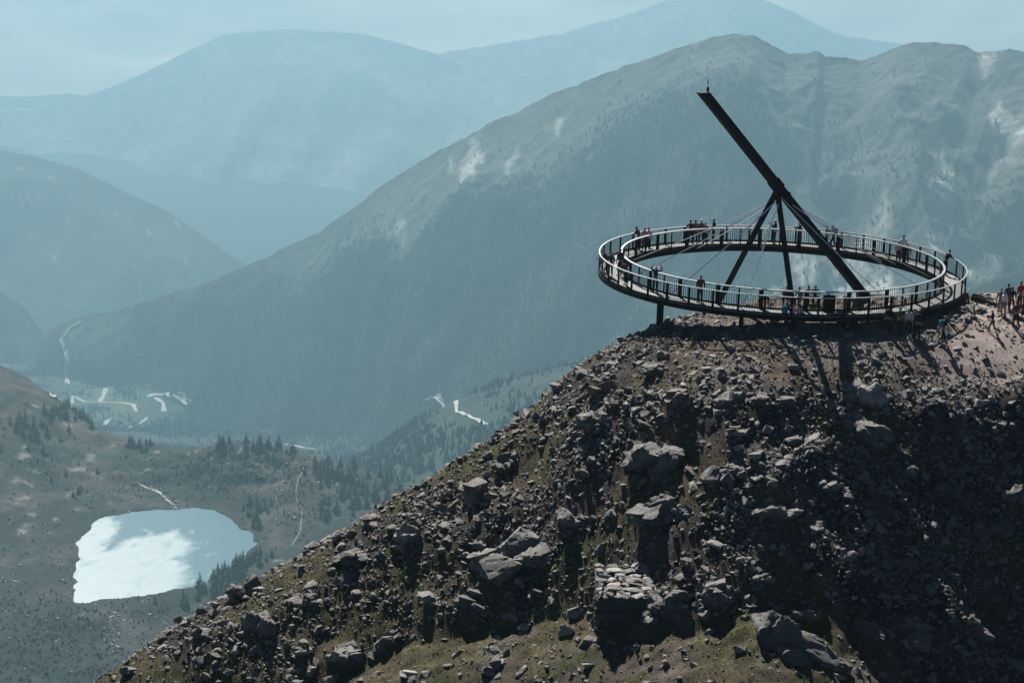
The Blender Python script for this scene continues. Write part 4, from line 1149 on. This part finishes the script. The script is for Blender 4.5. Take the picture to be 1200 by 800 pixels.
strip('track', [(222, 328), (228, 318), (240, 300), (242, 285)], 4, M['track'], 'pale scar far down the valley')

# ------------------------------------------------------------------ talus, brook stones and shrubs of the basin
def area_rocks(name, label, spots, smean, smax, mat, seed):
    pts = []
    r = np.random.default_rng(seed)
    for px, py, rx, ry, n in spots:
        for _ in range(n):
            p = see(px+r.normal(0, rx), py+r.normal(0, ry))
            if p is not None and p[2] < 0: pts.append(p)
    pts = np.array(pts); dd = {}
    protos = [rock(seed+i, sub=1, nplanes=8, rough=0) for i in range(6)]
    V = []; Fs = []; T = []; nv = 0
    for p in pts:
        q, f = protos[r.integers(6)]
        s = min(smax, smean*math.exp(r.normal(0, .45)))
        V.append(q*np.array([1, .85, .6])*s @ rotm(r.uniform(-.4, .4), r.uniform(-.4, .4), r.uniform(0, 6)).T+p+[0, 0, s*.1]); Fs.append(f+nv); nv += len(q); T.append(np.full(len(q), np.clip(r.normal(.5, .25), 0, 1)))
    o = link(name, np_mesh(name, np.concatenate(V), np.concatenate(Fs), {'tint': np.concatenate(T)}), mat); tag(o, label, None, None, 'stuff')
spots = [(326, 585, 4, 9, 130), (346, 600, 6, 14, 60), (132, 738, 5, 14, 170), (140, 728, 12, 12, 60), (205, 592, 5, 3, 50), (195, 582, 5, 4, 45), (180, 573, 6, 3, 45), (165, 568, 6, 3, 30), (150, 580, 25, 6, 40),
         (300, 540, 40, 12, 60), (60, 640, 45, 60, 260), (60, 740, 50, 30, 160), (10, 690, 10, 15, 60), (200, 715, 30, 10, 60), (360, 580, 30, 25, 70), (60, 560, 40, 30, 120), (215, 560, 30, 15, 60)]
area_rocks('talus', 'pale stones strewn over the turf of the lake basin', spots, 1.25, 4.2, M['rock_pale'], 61)

# ------------------------------------------------------------------ conifers
t = NT('conifer_needles'); t.base(t.ramp(t.attr('tint', 'Fac'), [(0, (.010, .018, .013)), (.6, (.022, .036, .022)), (1, (.05, .064, .034))])); t.rough(.85); t.spec(.15); M['needle'] = t.m
M['bark'] = simple('bark', (.07, .055, .045), .9, 0, .3, 4)
def conifer_meshes(seed, lev=11, per=9, slim=.24):
    r = np.random.default_rng(seed); V = []; T = []
    for i in range(lev):
        q = i/(lev-1); z = .10+.88*q; rad = slim*(1-q)**.85*r.uniform(.8, 1.15)+.015
        for k in range(max(4, int(per*(1-.4*q)))):
            if r.random() < .10: continue
            a = r.uniform(0, 6.283); l = rad*r.uniform(.6, 1.25); w = l*r.uniform(.34, .55)+.008; dz = -l*r.uniform(.15, .55)
            d = np.array([math.cos(a), math.sin(a), 0]); s = np.array([-d[1], d[0], 0])
            b = np.array([0, 0, z+r.uniform(-.03, .03)])
            V += [b+[0, 0, .035], b+d*l*.62+s*w+[0, 0, dz*.7], b+d*l+[0, 0, dz], b+[0, 0, .035], b+d*l+[0, 0, dz], b+d*l*.62-s*w+[0, 0, dz*.7]]
            T += [.25+.5*r.random()]*6
    V = np.array(V); f = np.arange(len(V)).reshape(-1, 3)
    return np_mesh('crown', V, f, {'tint': np.array(T)})
CROWN = [conifer_meshes(70+i, slim=random.uniform(.23, .38)) for i in range(7)]
for m in CROWN: m.materials.append(M['needle'])
mb = MB(); mb.tube([[0, 0, -.05], [0, 0, .45], [0, 0, .97]], [.022, .014, .003], 6)
_tk = mb.build('trunk', M['bark']); TRUNK = _tk.data; bpy.data.objects.remove(_tk)
CL = [ # px, py, spread x, spread y, how many, height m, label, group
 (262, 681, 24, 9, 72, 9, 'dark conifer in the dense stand on the near right shore of the lake', 'conifers on the near right lake shore'),
 (318, 522, 16, 9, 40, 8, 'dark conifer in the clump on top of the rocky knoll', 'conifers on top of the knoll'),
 (288, 517, 4, 7, 9, 8.5, 'tall conifer of the narrow group on the knoll, left of the rocky top', 'tall conifers left of the knoll top'),
 (258, 518, 6, 6, 10, 7.5, 'conifer on the left shoulder of the knoll', 'conifers on the left shoulder of the knoll'),
 (235, 521, 3, 2, 3, 6, 'small conifer at the far left end of the knoll crest', 'small conifers at the left end of the knoll'),
 (382, 555, 10, 7, 34, 8, 'conifer in the dark grove on the right slope of the knoll', 'conifers of the right knoll grove'),
 (430, 575, 22, 13, 52, 9.5, 'conifer in the wood between the knoll and the near slope', 'conifers between knoll and near slope'),
 (298, 598, 14, 7, 16, 7, 'conifer on the bank behind the right end of the lake', 'conifers behind the right end of the lake'),
 (300, 615, 5, 3, 7, 7, 'conifer at the water, at the right tip of the lake', 'conifers at the right tip of the lake'),
 (380, 600, 14, 12, 9, 7.5, 'scattered conifer beside the footpath on the knoll', 'scattered conifers by the footpath'),
 (102, 486, 26, 7, 64, 8.5, 'conifer in the belt along the crest of the left hillside', 'conifers along the left crest'),
 (15, 500, 12, 6, 12, 9.5, 'conifer in the dark clump at the left edge of the picture', 'conifers at the left edge'),
 (40, 520, 8, 7, 9, 7.5, 'conifer in the loose group below the left crest', 'loose conifers below the left crest'),
 (85, 578, 9, 3, 4, 7, 'lone conifer on the open turf above the lake', 'lone conifers above the lake'),
 (100, 550, 50, 12, 10, 5, 'small conifer dotted over the left hillside', 'small conifers on the left hillside'),
 (170, 520, 12, 4, 9, 6.5, 'conifer at the gap where the left hillside meets the knoll', 'conifers at the gap'),
 (30, 735, 1, 1, 1, 6, 'single dark conifer at the bottom left, below the lake', 'single conifers bottom left'),
 (183, 708, 2, 1, 2, 5, 'small conifer beside the pale stones in front of the lake', 'small conifers in front of the lake'),
]
rt = random.Random(5)
for px, py, sx, sy, n, hm, lab, grp in CL:
    for k in range(n):
        qx = rt.gauss(0, sx); P = see(px+qx, py+rt.gauss(0, sy)-(.62*qx if 'near right shore' in lab else 0))
        if P is None or (P[2] < LZ+.3 and P[1] < 3200): continue
        if sdist(lake_p, np.array([P[0]]), np.array([P[1]]))[0] < 3: continue
        h = hm*UNIT*rt.uniform(.6, 1.3)
        e = empty('conifer', (P[0], P[1], P[2]-.4), rt.uniform(0, 6.28)); e.scale = (h*rt.uniform(.9, 1.25), h*rt.uniform(.9, 1.25), h)
        for nm, me in (('trunk', TRUNK), ('crown', rt.choice(CROWN))):
            o = bpy.data.objects.new(nm, me); COL.objects.link(o); o.parent = e
        tag(e, lab, 'tree', grp)

# woods on the far slopes, one mass
def cone_tree(seed):
    r = np.random.default_rng(seed); V = []; F = []; n = 6
    for z0, z1, rad in ((.08, .62, .23), (.38, 1.0, .15)):
        b = len(V); th = np.arange(n)*2*math.pi/n
        for a in th: q = rad*r.uniform(.65, 1.2); V.append([q*math.cos(a), q*math.sin(a), z0+r.uniform(-.06, .06)])
        V.append([0, 0, z1])
        for k in range(n): F.append([b+k, b+(k+1) % n, b+n])
    return np.array(V), np.array(F)
def woods(name, label, P, hm, seed, wide=1.0):
    r = np.random.default_rng(seed); n = len(P); protos = [cone_tree(seed+i) for i in range(8)]
    h = hm*UNIT*np.exp(r.normal(0, .22, n)); w = h*wide*r.uniform(.9, 1.5, n); a = r.uniform(0, 6.28, n); pick = r.integers(0, 8, n); tint = np.clip(r.normal(.45, .25, n), 0, 1)
    V = []; Fs = []; T = []; nv = 0
    for i, (p, f) in enumerate(protos):
        id = np.nonzero(pick == i)[0]
        ca, sa = np.cos(a[id])[:, None], np.sin(a[id])[:, None]
        v = np.stack([(p[:, 0]*ca-p[:, 1]*sa)*w[id][:, None], (p[:, 0]*sa+p[:, 1]*ca)*w[id][:, None], p[:, 2]*h[id][:, None]], -1)+P[id][:, None, :]
        V.append(v.reshape(-1, 3)); T.append(np.repeat(tint[id], len(p))); Fs.append((f[None]+(np.arange(len(id))*len(p))[:, None, None]).reshape(-1, 3)+nv); nv += len(id)*len(p)
    o = link(name, np_mesh(name, np.concatenate(V), np.concatenate(Fs), {'tint': np.concatenate(T)}), M['needle']); tag(o, label, None, None, 'stuff')
P0 = []
r = np.random.default_rng(33)
for px, py, rx, ry, n in ((60, 770, 60, 22, 420), (40, 715, 45, 14, 160), (230, 560, 50, 18, 260), (80, 540, 60, 30, 160), (60, 640, 50, 40, 110), (340, 590, 40, 30, 150), (160, 715, 60, 12, 90), (285, 545, 45, 20, 420), (365, 560, 30, 20, 160)):
    for _ in range(n):
        p = see(px+r.normal(0, rx), py+r.normal(0, ry))
        if p is not None and p[1] < 4200 and sdist(lake_p, np.array([p[0]]), np.array([p[1]]))[0] > 3: P0.append(p)
woods('shrubs', 'low dark juniper and heath bushes scattered over the lake basin', np.array(P0), 1.15, 837, 2.4)
def sheet_points(g, N, seed, maskfun):
    r = np.random.default_rng(seed); nr, nc = g['X'].shape
    # candidates weighted by cell area
    A = np.abs(np.gradient(g['X'], axis=1)*np.gradient(g['Y'], axis=0)); A = (A*(g['S'] > -20)).ravel()
    id = r.choice(len(A), N, p=A/A.sum()); i, j = np.divmod(id, nc); i = np.clip(i, 0, nr-2); j = np.clip(j, 0, nc-2)
    u = r.uniform(size=N); v = r.uniform(size=N)
    def L(q): return (q[i, j]*(1-u)+q[i+1, j]*u)*(1-v)+(q[i, j+1]*(1-u)+q[i+1, j+1]*u)*v
    x, y, z, U, S = (L(g[k]) for k in ('X', 'Y', 'Z', 'U', 'S'))
    k = r.uniform(size=N) < maskfun((x-CAM[0])/UNIT, (y-CAM[1])/UNIT, U, S)
    return np.stack([x, y, z], -1)[k]
P1 = sheet_points(front, 130000, 5, lambda x, y, U, S: (forest_mask(x, y, U, S)*.95+.012)*(1-meadow_mask(U, S))*(U < 1260)*(S > 15))
woods('forest', 'conifer forest covering the face of the long mountain ridge', P1, 5.2, 811)
r = np.random.default_rng(12); N = 60000
U_ = r.uniform(-100, 720, N); D_ = np.sqrt(r.uniform(1900**2, 5000**2, N)); x = (U_-600)*KU*D_; y = D_
k = r.uniform(size=N) < np.clip(sstep(-.25, .1, fbm(x/200, y/200, 3, 213)+.5*fbm(x/45, y/45, 4, 211))*.9+.05, 0, 1)
x, y = CAM[0]+x[k]*UNIT, CAM[1]+y[k]*UNIT; z = val_h(x, y)
road_xy = np.concatenate([np.array([v.co[:2] for v in o.data.vertices]) for o in COL.objects if o.name.split('.')[0] in ('road', 'track')])
kd = np.ones(len(x), bool)
for i0 in range(0, len(road_xy), 40):
    q = road_xy[i0]; kd &= (np.hypot(x-q[0], y-q[1]) > 60)
woods('forest', 'conifer woods on the valley floor and on the spur behind the near slope', np.stack([x, y, z], -1)[kd], 6.5, 823)

# ------------------------------------------------------------------ air, sky, sun
HD = 0.76e-4
hx, hy0, hy1, hz0, hz1 = 24000, -2500, 25400, CAM[2]-4300, CAM[2]+14
mb = MB(); mb.box((0, (hy0+hy1)/2, (hz0+hz1)/2), (2*hx, hy1-hy0, hz1-hz0))
hm = bpy.data.materials.new('haze'); hm.use_nodes = True; nt = hm.node_tree
for n in list(nt.nodes):
    if n.type == 'BSDF_PRINCIPLED': nt.nodes.remove(n)
pv = nt.nodes.new('ShaderNodeVolumePrincipled'); pv.inputs['Color'].default_value = (.325, .54, .635, 1); pv.inputs['Density'].default_value = HD; pv.inputs['Anisotropy'].default_value = .45
nt.links.new(pv.outputs['Volume'], nt.nodes['Material Output'].inputs['Volume'])
hz = mb.build('haze', hm); tag(hz, 'pale blue mountain haze', None, None, 'stuff')

# a bank of cloud far beyond the haze
bx = np.linspace(-18000, 18000, 220); by = np.concatenate([np.linspace(26000, 36000, 120), np.linspace(36500, 52000, 40)])
BX, BY = np.meshgrid(bx, by); q = (BY-26000)
BZ = CAM[2]-3700+q*.30 + fbm(BX/7000, BY/9000, 3, 901)*900*sstep(0, 3000, q) + fbm(BX/1500, BY/2500, 3, 905)*160
BZ = np.minimum(BZ, CAM[2]-500+150*fbm(BX/3000, BY/3000, 3, 902))
t = NT('cloud_white'); t.base((.72, .67, .65)); t.rough(1.0); t.spec(0)
cl = link('cloud', np_mesh('cloud', np.stack([BX, BY, BZ], -1).reshape(-1, 3), grid_faces(*BX.shape), smooth=True), t.m); tag(cl, 'bank of pale cloud beyond the far mountains', None, None, 'stuff')

SUN_EL, SUN_AZ = R(41), R(-14)        # azimuth measured from +Y (away from the camera) towards +X
w = bpy.data.worlds.new('World'); scene.world = w; w.use_nodes = True
bg = w.node_tree.nodes['Background']; sky = w.node_tree.nodes.new('ShaderNodeTexSky'); sky.sky_type = 'NISHITA'; sky.sun_disc = False
sky.sun_elevation = SUN_EL; sky.sun_rotation = SUN_AZ; sky.altitude = 3000; sky.air_density = .35; sky.dust_density = .3
w.node_tree.links.new(sky.outputs['Color'], bg.inputs['Color']); bg.inputs['Strength'].default_value = .05
sd = bpy.data.lights.new('sun', 'SUN'); sd.energy = 5.0; sd.angle = R(.53); sd.color = (1, .96, .90)
so = bpy.data.objects.new('sun', sd); COL.objects.link(so)
sv = Vector((math.sin(SUN_AZ)*math.cos(SUN_EL), math.cos(SUN_AZ)*math.cos(SUN_EL), math.sin(SUN_EL)))
so.rotation_euler = sv.to_track_quat('Z', 'Y').to_euler(); so.location = sv*300

scene.view_settings.view_transform = 'Standard'; scene.view_settings.look = 'None'; scene.view_settings.exposure = .64; scene.view_settings.gamma = 1
scene.render.engine = 'CYCLES'
cy = scene.cycles; cy.use_denoising = True; cy.max_bounces = 6; cy.diffuse_bounces = 2; cy.glossy_bounces = 2; cy.volume_bounces = 3; cy.transparent_max_bounces = 8
